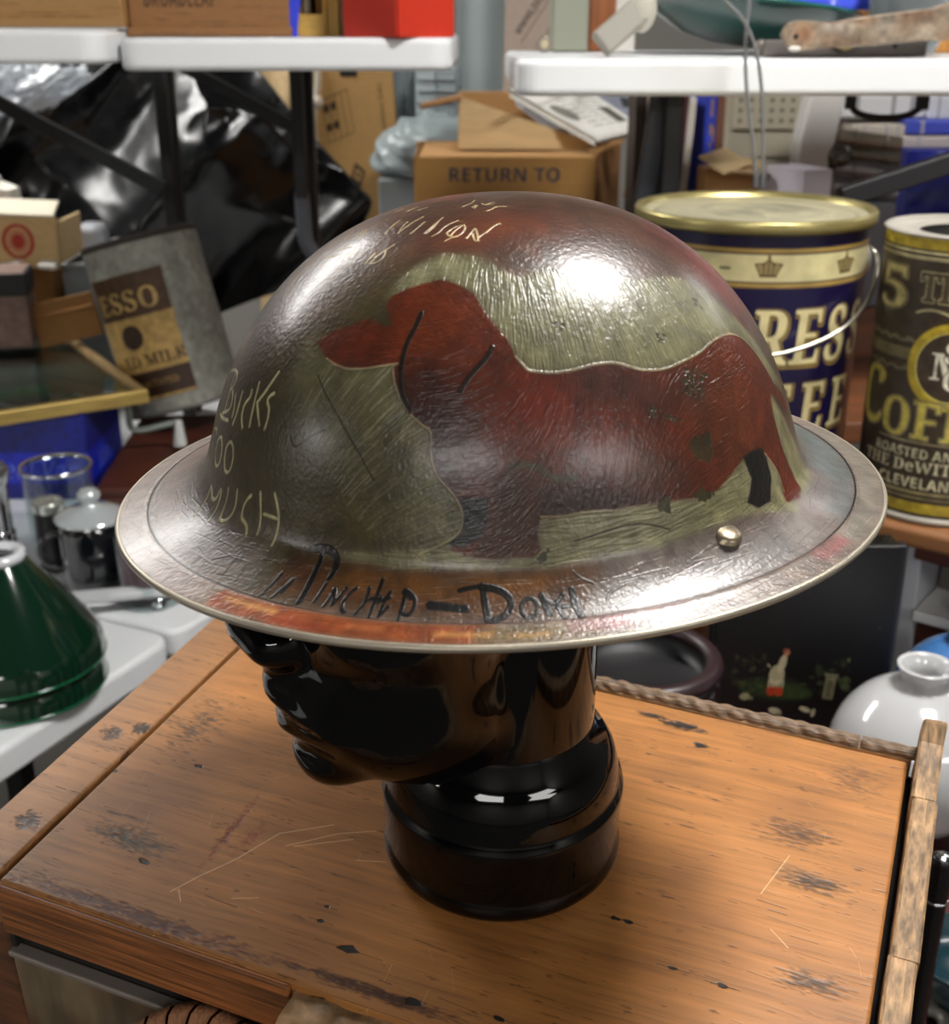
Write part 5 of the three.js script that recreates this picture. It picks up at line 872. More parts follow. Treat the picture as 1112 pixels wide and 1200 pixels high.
{
  const D = 2.57, A = atD(537, 186, D), y0 = atD(600, 184, 2.45).y + 0.003, g = thing('open_box', 'open tan cardboard box cut low on one side, full of newspapers, behind the helmet', 'carton', V(A.x, y0, -D)), P = (u, v) => { const p = atD(u, v, D); return [p.x - A.x, Math.max(0.001, p.y - y0)]; };
  part('front_panel', plate([P(537, 188), P(684, 197), P(697, 168), P(538, 114)], 0.006), M.cardPale, g);
  const right = plate([[0, P(684, 197)[1]], [0.11, P(684, 197)[1] + 0.005], [0.115, P(684, 164)[1]], [0.012, P(697, 168)[1]]], 0.006); part('side_panel', right, M.card, g, [P(684, 190)[0] + 0.004, 0, 0], [0, 0.75, 0]);
  part('side_panel', rbox(0.006, P(537, 114)[1], 0.2, 0.002), M.card, g, [0.004, P(537, 114)[1] / 2, -0.105]); part('back_panel', rbox(0.2, atD(570, 107, 2.78).y - y0, 0.006, 0.002), M.card, g, [0.1, (atD(570, 107, 2.78).y - y0) / 2, -0.21]);
  part('flap', rbox(0.085, 0.005, 0.16, 0.001), M.cardDark, g, [-0.035, P(537, 121)[1], -0.07], [0, 0, 0.22]); part('floor_panel', rbox(0.19, 0.005, 0.2, 0.001), M.card, g, [0.1, 0.004, -0.105]);
  // newspapers, curved sheets lying over the rim
  const news = (label, q, mat, D0, lift) => { const s = thing('newspaper', label, 'newspaper', atD(q[0][0], q[0][1], D0)); const NX = 16, NY = 10, pos = [], uv = [], idx = []; for (let side = 0; side < 2; side++) for (let j = 0; j <= NY; j++) for (let i = 0; i <= NX; i++) { const a = i / NX, b = j / NY, u = lerp(lerp(q[0][0], q[1][0], a), lerp(q[3][0], q[2][0], a), b), v = lerp(lerp(q[0][1], q[1][1], a), lerp(q[3][1], q[2][1], a), b) - 5 * Math.sin(a * 3.1) * (1 - b); const p = atD(u, v, D0 + lift * (1 - b)); pos.push(p.x - s.position.x, p.y - s.position.y - side * 0.012, p.z - s.position.z); uv.push(a, 1 - b); }
    const N1 = (NX + 1) * (NY + 1); for (let j = 0; j < NY; j++) for (let i = 0; i < NX; i++) { const p = j * (NX + 1) + i, r = p + NX + 1; idx.push(p, r, p + 1, p + 1, r, r + 1, N1 + p, N1 + p + 1, N1 + r, N1 + p + 1, N1 + r + 1, N1 + r); } for (let i = 0; i < NX; i++) { const p = NY * (NX + 1) + i; idx.push(p, N1 + p, p + 1, p + 1, N1 + p, N1 + p + 1); } for (let j = 0; j < NY; j++) { const p = j * (NX + 1) + NX, r = p + NX + 1, p2 = j * (NX + 1), r2 = p2 + NX + 1; idx.push(p, p + N1, r, r, p + N1, r + N1, p2, r2, p2 + N1, r2, r2 + N1, p2 + N1); }
    const geo = new THREE.BufferGeometry(); geo.setAttribute('position', new THREE.Float32BufferAttribute(pos, 3)); geo.setAttribute('uv', new THREE.Float32BufferAttribute(uv, 2)); geo.setIndex(idx); geo.computeVertexNormals(); part('sheets', geo, mat, s); part('fold', tube([[0, 0, 0.003], [pos[NX * 3] * 0.5, pos[NX * 3 + 1] * 0.5, pos[NX * 3 + 2] * 0.5 + 0.004], [pos[NX * 3], pos[NX * 3 + 1], pos[NX * 3 + 2]]], 0.004, 12, 6), M.paper, s); return s; };
  const sheet = (blue) => prints(512, 256, '#d9d7d0', (x) => { x.fillStyle = blue; for (let i = 0; i < 4; i++) x.fillRect(40 + i * 120, 12 + i * 6, 84, 14); x.fillStyle = '#8d8c86'; for (let i = 0; i < 24; i++) x.fillRect(150 + (i % 3) * 112, 50 + Math.floor(i / 3) * 22, 96, 5); x.fillStyle = '#77756d'; x.beginPath(); x.ellipse(100, 130, 56, 40, 0.3, 0, 7); x.fill(); x.fillStyle = '#58564e'; x.fillRect(380, 120, 90, 90); });
  news('folded newspaper with a picture, lying over the edge of the open box', [[597, 106], [690, 106], [752, 148], [697, 163]], std('#ffffff', 0.8, { map: sheet('#4a5590') }), 2.48, 0.16);
  news('bluish newspaper under the folded one in the open box', [[604, 116], [650, 116], [684, 146], [650, 152]], std('#ffffff', 0.8, { map: sheet('#2b3a8a'), color: '#c4c8d6' }), 2.66, 0.06);
  news('blue printed paper standing at the back of the open box', [[660, 102], [740, 102], [744, 132], [700, 132]], std('#ffffff', 0.8, { map: sheet('#2330a0'), color: '#b9c0dc' }), 2.72, 0.02);
}
{
  const D = 3.2, P = (u, v) => atD(u, v, D), base = P(420, 300), g = thing('flat_carton', 'large flat cardboard carton with printed handling marks leaning under the upper left table', 'carton', V(base.x, 0, -D)), L = (u, v) => { const p = P(u, v); return [p.x - base.x, p.y]; };
  const q = [L(354, 60), L(458, 60), L(476, 330), L(376, 330)], x0 = q[0][0], x1 = q[2][0], y0 = q[2][1], y1 = q[0][1];
  const t = prints(700, 1024, '#a9834f', (x, w, h) => { const X = (u) => (L(u, 150)[0] - x0) / (x1 - x0) * w, Y = (v) => h - ((L(400, v)[1] - y0) / (y1 - y0)) * h; x.strokeStyle = x.fillStyle = '#3a2c1a'; x.lineWidth = 4; x.save(); x.translate(X(378), Y(120)); x.rotate(-0.24); x.strokeRect(0, -10, 190, 190); for (let i = 1; i < 4; i++) { x.beginPath(); x.moveTo(i * 48, -10); x.lineTo(i * 48, 180); x.stroke(); } for (let i = 0; i < 4; i++) { x.beginPath(); x.arc(24 + (i % 2) * 52, 34 + Math.floor(i / 2) * 84, 20, 0, 7); x.fill(); } x.restore(); x.save(); x.translate(X(415), Y(190)); x.rotate(0.5); x.fillRect(0, 0, 84, 84); x.fillStyle = '#a9834f'; x.fillRect(18, 18, 48, 48); x.fillStyle = '#3a2c1a'; x.fillRect(30, 30, 24, 24); x.restore(); x.save(); x.translate(X(444), Y(98)); x.rotate(1.43); x.font = 'bold 34px sans-serif'; x.fillText('LIFE-THREAT... MAX', 0, 0); x.font = '22px sans-serif'; x.fillText('KEEP UPRIGHT', 240, 40); x.restore(); });
  const geo = plate(q, 0.03, 0.001), uv = geo.attributes.uv, p = geo.attributes.position; for (let i = 0; i < p.count; i++) uv.setXY(i, (p.getX(i) - x0) / (x1 - x0), (p.getY(i) - y0) / (y1 - y0)); part('carton', geo, std('#ffffff', 0.85, { map: t }), g);
  part('hand_hole', rbox(0.042, 0.042, 0.004, 0.001), std('#0c0b0a', 0.8), g, [...L(408, 79), 0.001]);
  part('lower_panel', rbox(0.2, y0, 0.03, 0.003), M.cardDark, g, [(q[2][0] + q[3][0]) / 2, y0 / 2, -0.015]);
  const s = thing('plastic_strip', 'twisted strip of clear plastic hanging before the flat carton', 'plastic strip', atD(370, 80, 3.186)), o = s.position; part('strip', tube([[372, 74], [372, 100], [369, 122], [367, 150], [374, 180], [384, 206]].map(([u, v]) => atD(u, v, 3.186).sub(o)), 0.0085, 40, 8), phys('#e0d8c8', 0.2, { transmission: 0.4, thickness: 0 }), s); part('knot', new THREE.SphereGeometry(0.016, 20, 12), phys('#e6dccb', 0.25, { transmission: 0.3, thickness: 0 }), s, atD(371, 119, 3.186).sub(o).toArray());
  const pb = thing('paper_bag', 'crumpled tan paper bag behind the table leg, upper left', 'paper bag', V(atD(322, 110, 3.2).x, 0, -3.2)), ph = atD(320, 66, 3.2).y, gg = new THREE.BoxGeometry(0.13, ph, 0.04, 10, 24, 4), pp = gg.attributes.position; for (let i = 0; i < pp.count; i++) { const y = pp.getY(i); pp.setX(i, pp.getX(i) + 0.02 * (fbm(y * 22, pp.getZ(i) * 60 + 3, 2) - 0.5)); pp.setZ(i, pp.getZ(i) + 0.03 * (fbm(pp.getX(i) * 30, y * 20, 2) - 0.5)); } gg.computeVertexNormals(); part('bag', gg, M.cardPale, pb, [0, ph / 2, 0]); part('rolled_top', tube([[-0.062, ph, 0.01], [0, ph + 0.004, 0.014], [0.062, ph - 0.002, 0.01]], 0.01, 16, 10), M.cardPale, pb);
}
// grey steel cabinets at the back
{
  const D = 3.3, c = rect(538, -60, 592, 330, 3.4), g = thing('steel_cabinet', 'tall grey steel cabinet behind the upper tables, between them', 'cabinet', V(c.x, 0, -D)), w = c.w; part('carcass', rbox(w, 2.0, 0.4, 0.006), M.steel, g, [0, 1.0, -0.2]); part('door', rbox(w * 0.9, 1.9, 0.012, 0.003), std('#a5b1b2', 0.5, { metalness: 0.15 }), g, [0, 1.0, 0.006]); part('door_edge', rbox(0.01, 1.9, 0.02, 0.003), std('#858f92', 0.5), g, [-w * 0.47, 1.0, 0.01]);
  const l = rect(452, 60, 486, 260, D), k = thing('steel_locker', 'narrow grey steel locker behind the flat carton', 'locker', V(l.x, 0, -D)); part('carcass', rbox(l.w, 1.75, 0.36, 0.005), M.steel, k, [0, 0.875, -0.18]); for (const x of [-0.33, 0.0, 0.33]) part('rib', rbox(0.008, 1.7, 0.012, 0.002), std('#77828a', 0.5), k, [l.w * x, 0.88, 0.005]);
  const d = rect(487, 78, 536, 190, 3.1), n = thing('drawer_unit', 'small grey drawer unit with shiny drawer edges behind the helmet', 'drawer unit', V(d.x, 0, -3.1)), top = d.y1; part('carcass', rbox(d.w, top, 0.16, 0.004), M.steel, n, [0, top / 2, -0.08]);
  for (let i = 0; i < 6; i++) for (const s of [-1, 1]) { const dr = part('drawer', rbox(d.w * 0.46, 0.022, 0.012, 0.002), std(s < 0 ? '#b3bfc4' : '#9aa6aa', 0.35, { metalness: 0.35 }), n, [s * d.w * 0.24, top - 0.02 - i * 0.026, 0.006]); part('pull', rbox(d.w * 0.4, 0.004, 0.006, 0.001), std('#d3dade', 0.25, { metalness: 0.6 }), dr, [0, -0.007, 0.008]); }
  const b = thing('grey_bag', 'grey plastic bag slumped below the drawer unit', 'bag', V(atD(505, 165, 2.94).x, UNDER, -2.94)), gg = new THREE.SphereGeometry(0.16, 48, 32), p = gg.attributes.position; for (let i = 0; i < p.count; i++) { const v = V().fromBufferAttribute(p, i), f = 0.82 + 0.36 * Math.abs(2 * fbm(v.x * 14 + 5, v.y * 14 + v.z * 9, 3) - 1); p.setXYZ(i, v.x * f * 0.9, v.y * f * 0.55, v.z * f * 0.6); } gg.computeVertexNormals(); const yb = atD(505, 176, 2.94).y - UNDER; part('bag', gg, std('#8f9a9c', 0.35), b, [0, yb, 0]); part('stand', rbox(0.24, yb - 0.06, 0.14, 0.004), M.steel, b, [0, (yb - 0.06) / 2, -0.02]);
}
// under the right table: binders, cartons, perforated panel, packages
{
  let k = 0;
  for (const [u0, u1, v0, v1, col, l, lean] of [[744, 757, 106, 190, '#3a2f2a', 'thin dark binder left of the right table leg', 0], [757, 770, 112, 192, '#d5cfc4', 'cream binder touching the right table leg on its left', 0], [787, 800, 112, 190, '#451c22', 'maroon binder right of the grey brace', 0.05], [800, 809, 114, 190, '#c9c4bb', 'pale binder next to the maroon one', 0.05], [824, 838, 110, 222, '#2038b0', 'blue and white patterned binder right of the black table leg', 0], [838, 848, 110, 210, '#6d4632', 'brown binder right of the blue patterned one', 0]]) {
    const D = u0 < 775 ? 2.2 : 2.3, b = rect(u0, v0, u1, v1, D), h = b.y1 - UNDER, deep = u0 < 775 ? 0.1 : 0.2, g = thing('binder', l, 'binder', V(b.x, UNDER, -D)); const m = col === '#2038b0' ? std('#ffffff', 0.6, { map: prints(64, 256, '#1d33a8', (x) => { seed = 3; for (let i = 0; i < 26; i++) { x.fillStyle = i % 2 ? '#8a6a4a' : '#2b48d0'; x.fillRect(rr(0, 50), rr(0, 240), rr(6, 26), rr(6, 22)); } }) }) : std(col, 0.6);
    part('spine', rbox(b.w, h, 0.014, 0.003), m, g, [0, h / 2, -0.007], [0, 0, -lean]); part('cover', rbox(b.w * 0.9, h * 0.99, deep, 0.002), std(col, 0.7), g, [0, h / 2, -0.012 - deep / 2], [0, 0, -lean]); k++;
  }
  const pb = rect(850, 96, 946, 196, 2.52), g = thing('perforated_panel', 'beige appliance with a panel of round holes under the right table', 'appliance', V(pb.x, UNDER, -2.52)), h = pb.y1 - UNDER, beige = std('#a69f8c', 0.5), w = pb.w; part('case', rbox(w, h, 0.16, 0.008), beige, g, [0, h / 2, -0.08]);
  const yv = (v) => atD(897, v, 2.52).y - UNDER; const face = part('hole_panel', rbox(w * 0.9, yv(104) - yv(152), 0.01, 0.004), std('#b5ad98', 0.5), g, [0.006, (yv(104) + yv(152)) / 2, 0.004]); for (let i = 0; i < 7; i++) for (const v of [117, 129, 141]) part('hole', cyl(0.0042, 0.0042, 0.003, 20).rotateX(Math.PI / 2), std('#6f6857', 0.7), face, [(-0.42 + i * 0.14) * w * 0.9, yv(v) - face.position.y, 0.0048]);
  part('lower_door', rbox(w * 0.62, yv(156) - yv(184), 0.008, 0.003), std('#b0a893', 0.5), g, [w * 0.17, (yv(156) + yv(184)) / 2, 0.003]);
  const f = thing('folded_carton', 'folded tan cardboard carton lying under the perforated panel', 'carton', V(atD(860, 205, 2.18).x, UNDER, -2.18)), fb = rect(828, 200, 892, 232, 2.18), fh = fb.y1 - UNDER; part('body', rbox(fb.w, fh, 0.09, 0.003), M.card, f, [0, fh / 2, -0.05]); part('flap', rbox(fb.w * 0.55, 0.005, 0.1, 0.001), M.cardPale, f, [-fb.w * 0.18, fh + 0.016, 0.0], [0.2, 0.3, 0.22]); part('flap', rbox(fb.w * 0.6, 0.005, 0.12, 0.001), M.cardPale, f, [fb.w * 0.22, fh + 0.008, 0.0], [0.1, -0.1, -0.06]);
  const f2 = thing('folded_carton', 'small tan carton behind the right table legs', 'carton', V(atD(806, 205, 2.56).x, UNDER, -2.57)), f2b = rect(772, 192, 812, 225, 2.56), f2h = f2b.y1 - UNDER; part('body', rbox(f2b.w, f2h, 0.1, 0.003), M.card, f2, [0, f2h / 2, -0.05]); part('flap', rbox(f2b.w, 0.005, 0.08, 0.001), M.cardPale, f2, [0, f2h + 0.006, -0.04], [0.1, 0, 0.1]);
  const wr = rect(940, 100, 985, 196, 2.3), R = thing('white_column', 'white plastic column with a dark foot under the right table', 'dispenser', V(wr.x, UNDER, -2.3)), y0 = wr.y0 - UNDER, y1 = wr.y1 - UNDER; part('body', plate([[-wr.w * 0.5, y0], [wr.w * 0.22, y0], [wr.w * 0.3, y0 + 0.02], [wr.w * 0.5, y1], [-wr.w * 0.28, y1], [-wr.w * 0.5, y0 + 0.045]], 0.05, 0.004), std('#d5d3d0', 0.4), R); part('foot', rbox(wr.w * 0.62, 0.022, 0.05, 0.003), std('#3d3a38', 0.5), R, [-wr.w * 0.14, y0 - 0.012, -0.025]); part('stem', rbox(0.014, Math.max(0.02, y0 - 0.02), 0.02, 0.003), std('#3d3a38', 0.5), R, [-wr.w * 0.14, (y0 - 0.02) / 2, -0.025]);
  const en = thing('envelope_stack', 'stack of striped airmail envelopes beside the white column', 'envelopes', V(atD(934, 208, 2.1).x, UNDER, -2.08)), eb = rect(910, 196, 950, 235, 2.1), eh = eb.y1 - UNDER; for (let i = 0; i < 6; i++) part('envelope', rbox(eb.w, eh / 6 - 0.0008, 0.1, 0.001), std(i % 2 ? '#c3bcc6' : '#d9d3d2', 0.75), en, [0.002 * (i % 3), (i + 0.5) * eh / 6, -0.03], [0, 0.3 + i * 0.03, 0]);
}
{
  // white and blue wrapped packages, stacked
  const rows = [[985, 1085, 112, 138, '#d8d8da', 'white ribbed package directly under the right tabletop'], [1088, 1150, 112, 140, '#cfd2d8', 'white and blue package under the tabletop at the right edge'], [1000, 1062, 146, 168, '#b8aea2', 'beige banded package beside the blue carrier bag'], [1064, 1150, 141, 158, '#3f4cb4', 'bright blue package under the tabletop at the right edge'], [1058, 1150, 160, 174, '#b3a9a4', 'grey bundle of papers on the blue carrier bag']];
  let i = 0;
  for (const [u0, u1, v0, v1, col, l] of rows) { const D = 2.45 - (i === 3 ? 0.04 : i * 0.012), b = rect(u0, v0, u1, v1, D), g = thing('wrapped_package', l, 'package', V(b.x, b.y0, -D)); part('body', rbox(b.w, b.h, 0.14, 0.005, 3), std(col, 0.5), g, [0, b.h / 2, -0.07]); for (const s of [-0.3, 0.12, 0.34]) part('band', rbox(b.w * 0.05, b.h * 1.01, 0.142, 0.002), std('#9d9ca0', 0.5), g, [s * b.w, b.h / 2, -0.07]); i++; }
  const bl = rect(1056, 176, 1160, 300, 2.36), g = thing('blue_bag', 'deep blue carrier bag at the right picture edge above the brown can', 'bag', V(bl.x, UNDER, -2.38)), h = bl.y1 - UNDER, gg = new THREE.BoxGeometry(bl.w, h, 0.12, 20, 20, 4), p = gg.attributes.position; for (let k = 0; k < p.count; k++) { p.setZ(k, p.getZ(k) + 0.03 * (fbm(p.getX(k) * 24, p.getY(k) * 20, 2) - 0.5)); p.setX(k, p.getX(k) + 0.012 * (fbm(p.getY(k) * 30, 3, 2) - 0.5)); } gg.computeVertexNormals(); part('bag', gg, std('#0b1a7a', 0.4), g, [0, h / 2, -0.03]); part('print', rbox(0.04, 0.05, 0.003, 0.001), std('#8d93b8', 0.5), g, [0.03, h * 0.55, 0.038]);
  const m = rect(974, 176, 1054, 250, 2.3), gm = thing('wrapped_metal_bundle', 'clear plastic bundle of grey metal cylinders right of the white column', 'bundle', V(m.x, UNDER, -2.31)), y = (v) => atD(1015, v, 2.3).y - UNDER, steel = std('#7a766e', 0.28, { metalness: 0.7 }); for (const [v, r, c] of [[166, 0.015, '#8a7f70'], [182, 0.016, '#7a766e'], [200, 0.02, '#9a9ba2'], [222, 0.022, '#8d8e96']]) { const t = part('cylinder', cyl(r, r, m.w * 0.95, 32).rotateZ(Math.PI / 2), std(c, 0.26, { metalness: 0.6 }), gm, [0.0, y(v), 0], [0, 0, -0.12]); for (const s of [-0.2, 0.25]) part('band', new THREE.TorusGeometry(r, 0.0018, 6, 28).rotateY(Math.PI / 2), steel, t, [s * m.w, 0, 0]); } part('end_cap', new THREE.SphereGeometry(0.026, 28, 16).scale(1, 1.1, 1), std('#6d6a66', 0.18, { metalness: 0.8 }), gm, [-m.w * 0.42, y(184), 0]); part('base_block', rbox(m.w * 0.9, Math.max(0.02, y(236)), 0.08, 0.004), std('#6b6c74', 0.4), gm, [0, y(236) / 2, -0.01]);
  const c = thing('black_strap', 'black carrying strap looped under the right tabletop', 'strap', atD(998, 120, 1.75)); part('loop', tube([[996, 112], [1000, 128], [1012, 135], [1040, 138], [1066, 134], [1080, 124], [1086, 112]].map(([u, v]) => atD(u, v, 1.75).sub(c.position)), 0.0045, 40, 8), std('#0a0a0b', 0.5), c); part('buckle', rbox(0.014, 0.022, 0.008, 0.002), std('#0a0a0b', 0.4), c, atD(997, 118, 1.75).sub(c.position).toArray()); part('buckle', rbox(0.018, 0.022, 0.008, 0.002), std('#0a0a0b', 0.4), c, atD(1081, 119, 1.75).sub(c.position).toArray());
}
// on the upper tables
{
  const crate = (label, u0, u1, v1, D, top, col, text) => { const b = rect(u0, -90, u1, v1, D), g = thing('wooden_crate', label, 'crate', V(b.x, top, -D)), h = 0.16, m = std('#ffffff', 0.65, { map: prints(640, 256, col, (x) => { seed = 12; x.globalAlpha = 0.4; x.fillStyle = '#3d2814'; for (let i = 0; i < 50; i++) x.fillRect(rr(0, 640), rr(0, 256), rr(20, 160), 2); x.globalAlpha = 0.85; if (text) { x.font = 'bold 52px sans-serif'; x.fillText(text, 60, 196); } }) }); part('front_board', rbox(b.w, h, 0.014, 0.003), m, g, [0, h / 2, -0.007]); part('bottom_batten', rbox(b.w + 0.006, 0.012, 0.02, 0.002), m, g, [0, 0.006, -0.002]); part('side_board', rbox(0.012, h, 0.2, 0.003), m, g, [b.w / 2 - 0.006, h / 2, -0.11]); part('side_board', rbox(0.012, h, 0.2, 0.003), m, g, [-b.w / 2 + 0.006, h / 2, -0.11]); part('back_board', rbox(b.w, h, 0.012, 0.003), m, g, [0, h / 2, -0.21]); part('floor_board', rbox(b.w - 0.02, 0.01, 0.19, 0.002), m, g, [0, 0.017, -0.11]); return g; };
  crate('brown wooden crate with stamped lettering on the upper left table', 146, 336, 30, 1.83, UP + 0.001, '#8a6038', 'BROADLEAF'); crate('paler wooden crate at the top left picture corner', -60, 137, 14, 1.8, UP + 0.013, '#9a7444');
  const bs = rect(332, -40, 350, 32, 1.84), s = thing('blue_strap', 'bright blue plastic strip beside the brown crate', 'strip', V(bs.x, UP, -1.84)); part('strip', plate([[-0.012, 0], [0.004, 0], [0.012, 0.05], [0.016, 0.12], [0.002, 0.12], [0.0, 0.05], [-0.014, 0.012]], 0.004, 0.0008), std('#2b3fd0', 0.35), s); part('foot', rbox(0.034, 0.004, 0.02, 0.001), std('#2b3fd0', 0.35), s, [-0.01, 0.002, -0.004]);
  const yb = rect(344, -40, 380, 34, 1.86), y = thing('yellow_crate', 'small open yellow wooden box with bottles in it, beside the blue strip', 'crate', V(yb.x, UP, -1.86)), ym = std('#ffffff', 0.6, { map: noisy('#c19a48', 0.2, 0.02, 0.2) }), w = yb.w; part('floor_board', rbox(w, 0.03, 0.1, 0.002), ym, y, [0, 0.015, -0.05]); for (const sx of [-1, 1]) part('side_board', rbox(0.005, 0.12, 0.1, 0.001), ym, y, [sx * w * 0.47, 0.06, -0.05]); part('back_board', rbox(w, 0.12, 0.005, 0.001), std('#4a3420', 0.7), y, [0, 0.06, -0.1]); part('shelf', rbox(w, 0.006, 0.1, 0.001), ym, y, [0, 0.085, -0.05]);
  [[-0.009, '#8a857c', 'pale small bottle in the yellow box'], [0.01, '#7a5c3a', 'brown small bottle in the yellow box']].forEach(([dx, c, l]) => lathed('small_bottle', l, 'bottle', V(yb.x + dx, UP + 0.03, -1.9), [['bottle', [[0.0001, 0.001], [0.006, 0.001], [0.006, 0.026], [0.003, 0.032], [0.003, 0.042], [0.0001, 0.043]], std(c, 0.3), 20], ['cap', [[0.0035, 0.04], [0.0035, 0.047], [0.0001, 0.048]], std('#d0c8b0', 0.4), 20]]));
  const bk = rect(380, -40, 396, 33, 1.87), k = thing('book', 'upright yellow book between the yellow box and the red box', 'book', V(bk.x, UP, -1.87)); part('cover', rbox(bk.w, 0.13, 0.1, 0.002), std('#c9a74e', 0.5), k, [0, 0.065, -0.05]); part('edge', rbox(0.006, 0.132, 0.102, 0.001), std('#7a5a38', 0.6), k, [bk.w / 2 + 0.003, 0.066, -0.05]);
  const a = atD(404, 38, 1.80), c = atD(466, 44, 1.74), e = atD(531, 43, 1.79), R = thing('red_box', 'bright red metal box at the end of the upper left table', 'box', V(c.x, UP, c.z)), face = (p, q, m, n) => { const d = V(q.x - p.x, 0, q.z - p.z), L = d.length(), mesh = part(n, rbox(L, 0.11, 0.006, 0.002), m, R, [(p.x + q.x) / 2 - c.x, 0.055, (p.z + q.z) / 2 - c.z], [0, Math.atan2(-d.z, d.x), 0]); return mesh; }, red = std('#b3250f', 0.4);
  face(a, c, red, 'side'); face(c, e, std('#c42c10', 0.4), 'front'); const far = V(a.x + e.x - c.x, 0, a.z + e.z - c.z); face(a, far, red, 'back'); face(far, e, red, 'back'); part('bottom', rbox(0.06, 0.006, 0.06, 0.002), red, R, [0.0, 0.003, -0.05]);
  const lid = part('lid', plate([[a.x - c.x, -(a.z - c.z)], [0, 0], [e.x - c.x, -(e.z - c.z)], [far.x - c.x, -(far.z - c.z)]], 0.012, 0.001).rotateX(-Math.PI / 2), std('#c9c0a8', 0.5), R, [0, 0.118, 0]);
}
{
  const T = 1.4535;
  const dp = atD(872, 62, 1.84), g = thing('green_dish', 'large dark green enamel dish lying tilted on the upper right table', 'dish', V(dp.x, T, -1.84)), em = phys('#0c3c36', 0.2, { clearcoat: 0.7 }); const dish = lathe([[0.0001, 0.0], [0.04, 0.001], [0.09, 0.011], [0.135, 0.034], [0.152, 0.05], [0.154, 0.054], [0.148, 0.052], [0.13, 0.039], [0.088, 0.017], [0.0001, 0.006]], 80); part('dish', dish, em, g, [0, 0.008, 0], [-0.03, 0, -0.1]); part('rim', new THREE.TorusGeometry(0.152, 0.003, 8, 80).rotateX(Math.PI / 2), std('#1f5c50', 0.25), g, [0, 0.062, 0], [-0.03, 0, -0.1]);
  const bag = thing('blue_bag', 'blue plastic bag bunched on the green dish', 'bag', V(dp.x + 0.1, T + 0.0585, -1.84)), bg = new THREE.SphereGeometry(0.1, 48, 24), p = bg.attributes.position; for (let i = 0; i < p.count; i++) { const v = V().fromBufferAttribute(p, i), f = 0.9 + 0.2 * Math.abs(2 * fbm(v.x * 20 + 5, v.z * 20 + v.y * 9, 2) - 1); p.setXYZ(i, v.x * f * 1.05, Math.max(v.y * f * 0.35, -0.002), v.z * f * 0.9); } bg.computeVertexNormals(); part('bag', bg, std('#3448c8', 0.35), bag); part('tail', new THREE.SphereGeometry(0.022, 24, 12).scale(1.3, 0.8, 0.6), std('#3448c8', 0.35), bag, [-0.14, 0.006, 0.05]);
  const st = thing('rusty_strap', 'rusty grey iron strap with a round bolt hole on the upper right table', 'iron strap', V(atD(920, 60, 1.6).x, T, -1.60)), L = (u, v) => { const q = atD(u, v, 1.6); return [q.x - st.position.x, q.y - T]; }; const outline = [[922, 50], [918, 40], [924, 29], [937, 25], [975, 28], [1000, 23], [1060, 15], [1095, 11], [1120, 2], [1150, -10], [1150, 40], [1112, 46], [1070, 47], [1020, 52], [960, 55], [945, 58], [930, 59]].map(([u, v]) => L(u, v)); const sg = plate(outline, 0.012, 0.0015), rust = ctex(grain(canvas(256, 256, (x) => { x.fillStyle = '#8a7a68'; x.fillRect(0, 0, 256, 256); seed = 61; soft(x, 7, (y) => { for (let i = 0; i < 60; i++) { y.globalAlpha = rr(0.2, 0.6); y.fillStyle = ['#8a5230', '#6f6a62', '#a39c90', '#5a3d2a'][i % 4]; y.beginPath(); y.ellipse(rr(0, 256), rr(0, 256), rr(8, 30), rr(6, 18), 0, 0, 7); y.fill(); } }); }), 0.3, 0.1, 0.1)); const u2 = sg.attributes.uv; for (let i = 0; i < u2.count; i++) u2.setXY(i, u2.getX(i) * 5, u2.getY(i) * 5); part('strap', sg, std('#ffffff', 0.55, { map: rust, metalness: 0.25 }), st); part('bolt_hole', cyl(0.003, 0.003, 0.004, 20).rotateX(Math.PI / 2), std('#0c0a08', 0.8), st, [...L(932, 43), 0.001]); part('nick', new THREE.SphereGeometry(0.004, 16, 10).scale(2, 0.8, 0.6), std('#c9c5bd', 0.4), st, [...L(931, 57), 0.001]);
  const pl = rect(898, 57, 1092, 77, 1.62), k = thing('grey_plank', 'short weathered grey plank under the rusty strap', 'plank', V(pl.x, T, -1.64)), pm = std('#ffffff', 0.7, { map: noisy('#5d5652', 0.35, 0.02, 0.15) }); part('plank', rbox(pl.w, pl.h, 0.04, 0.003), pm, k, [0, pl.h / 2, -0.02]); part('chip', plate([[-0.02, 0], [0.0, -0.007], [0.016, 0.001], [0.01, 0.004], [-0.01, 0.005]], 0.002, 0), std('#a89a6a', 0.7), k, [0.0, pl.h - 0.006, 0.003]); part('nail_hole', cyl(0.0022, 0.0022, 0.003, 16).rotateX(Math.PI / 2), std('#0f0d0c', 0.8), k, [pl.w * 0.3, pl.h * 0.62, 0.0]); part('knob', new THREE.SphereGeometry(0.009, 20, 14).scale(1, 1, 0.8), std('#6d6660', 0.45, { metalness: 0.4 }), k, [-pl.w * 0.5, pl.h * 0.6, -0.015]);
  const hb = rect(1000, -10, 1140, 40, 1.9), w = thing('wooden_box', 'orange-brown wooden box behind the rusty strap at the top right', 'box', V(hb.x + 0.03, T, -1.9)), wm = std('#ffffff', 0.5, { map: noisy('#a87432', 0.25, 0.1, 0.015) }); for (let i = 0; i < 4; i++) part('board', rbox(hb.w / 4 - 0.001, 0.13, 0.012, 0.002), wm, w, [(-1.5 + i) * hb.w / 4, 0.065, 0]); part('case', rbox(hb.w, 0.125, 0.12, 0.003), wm, w, [0, 0.0625, -0.066]);
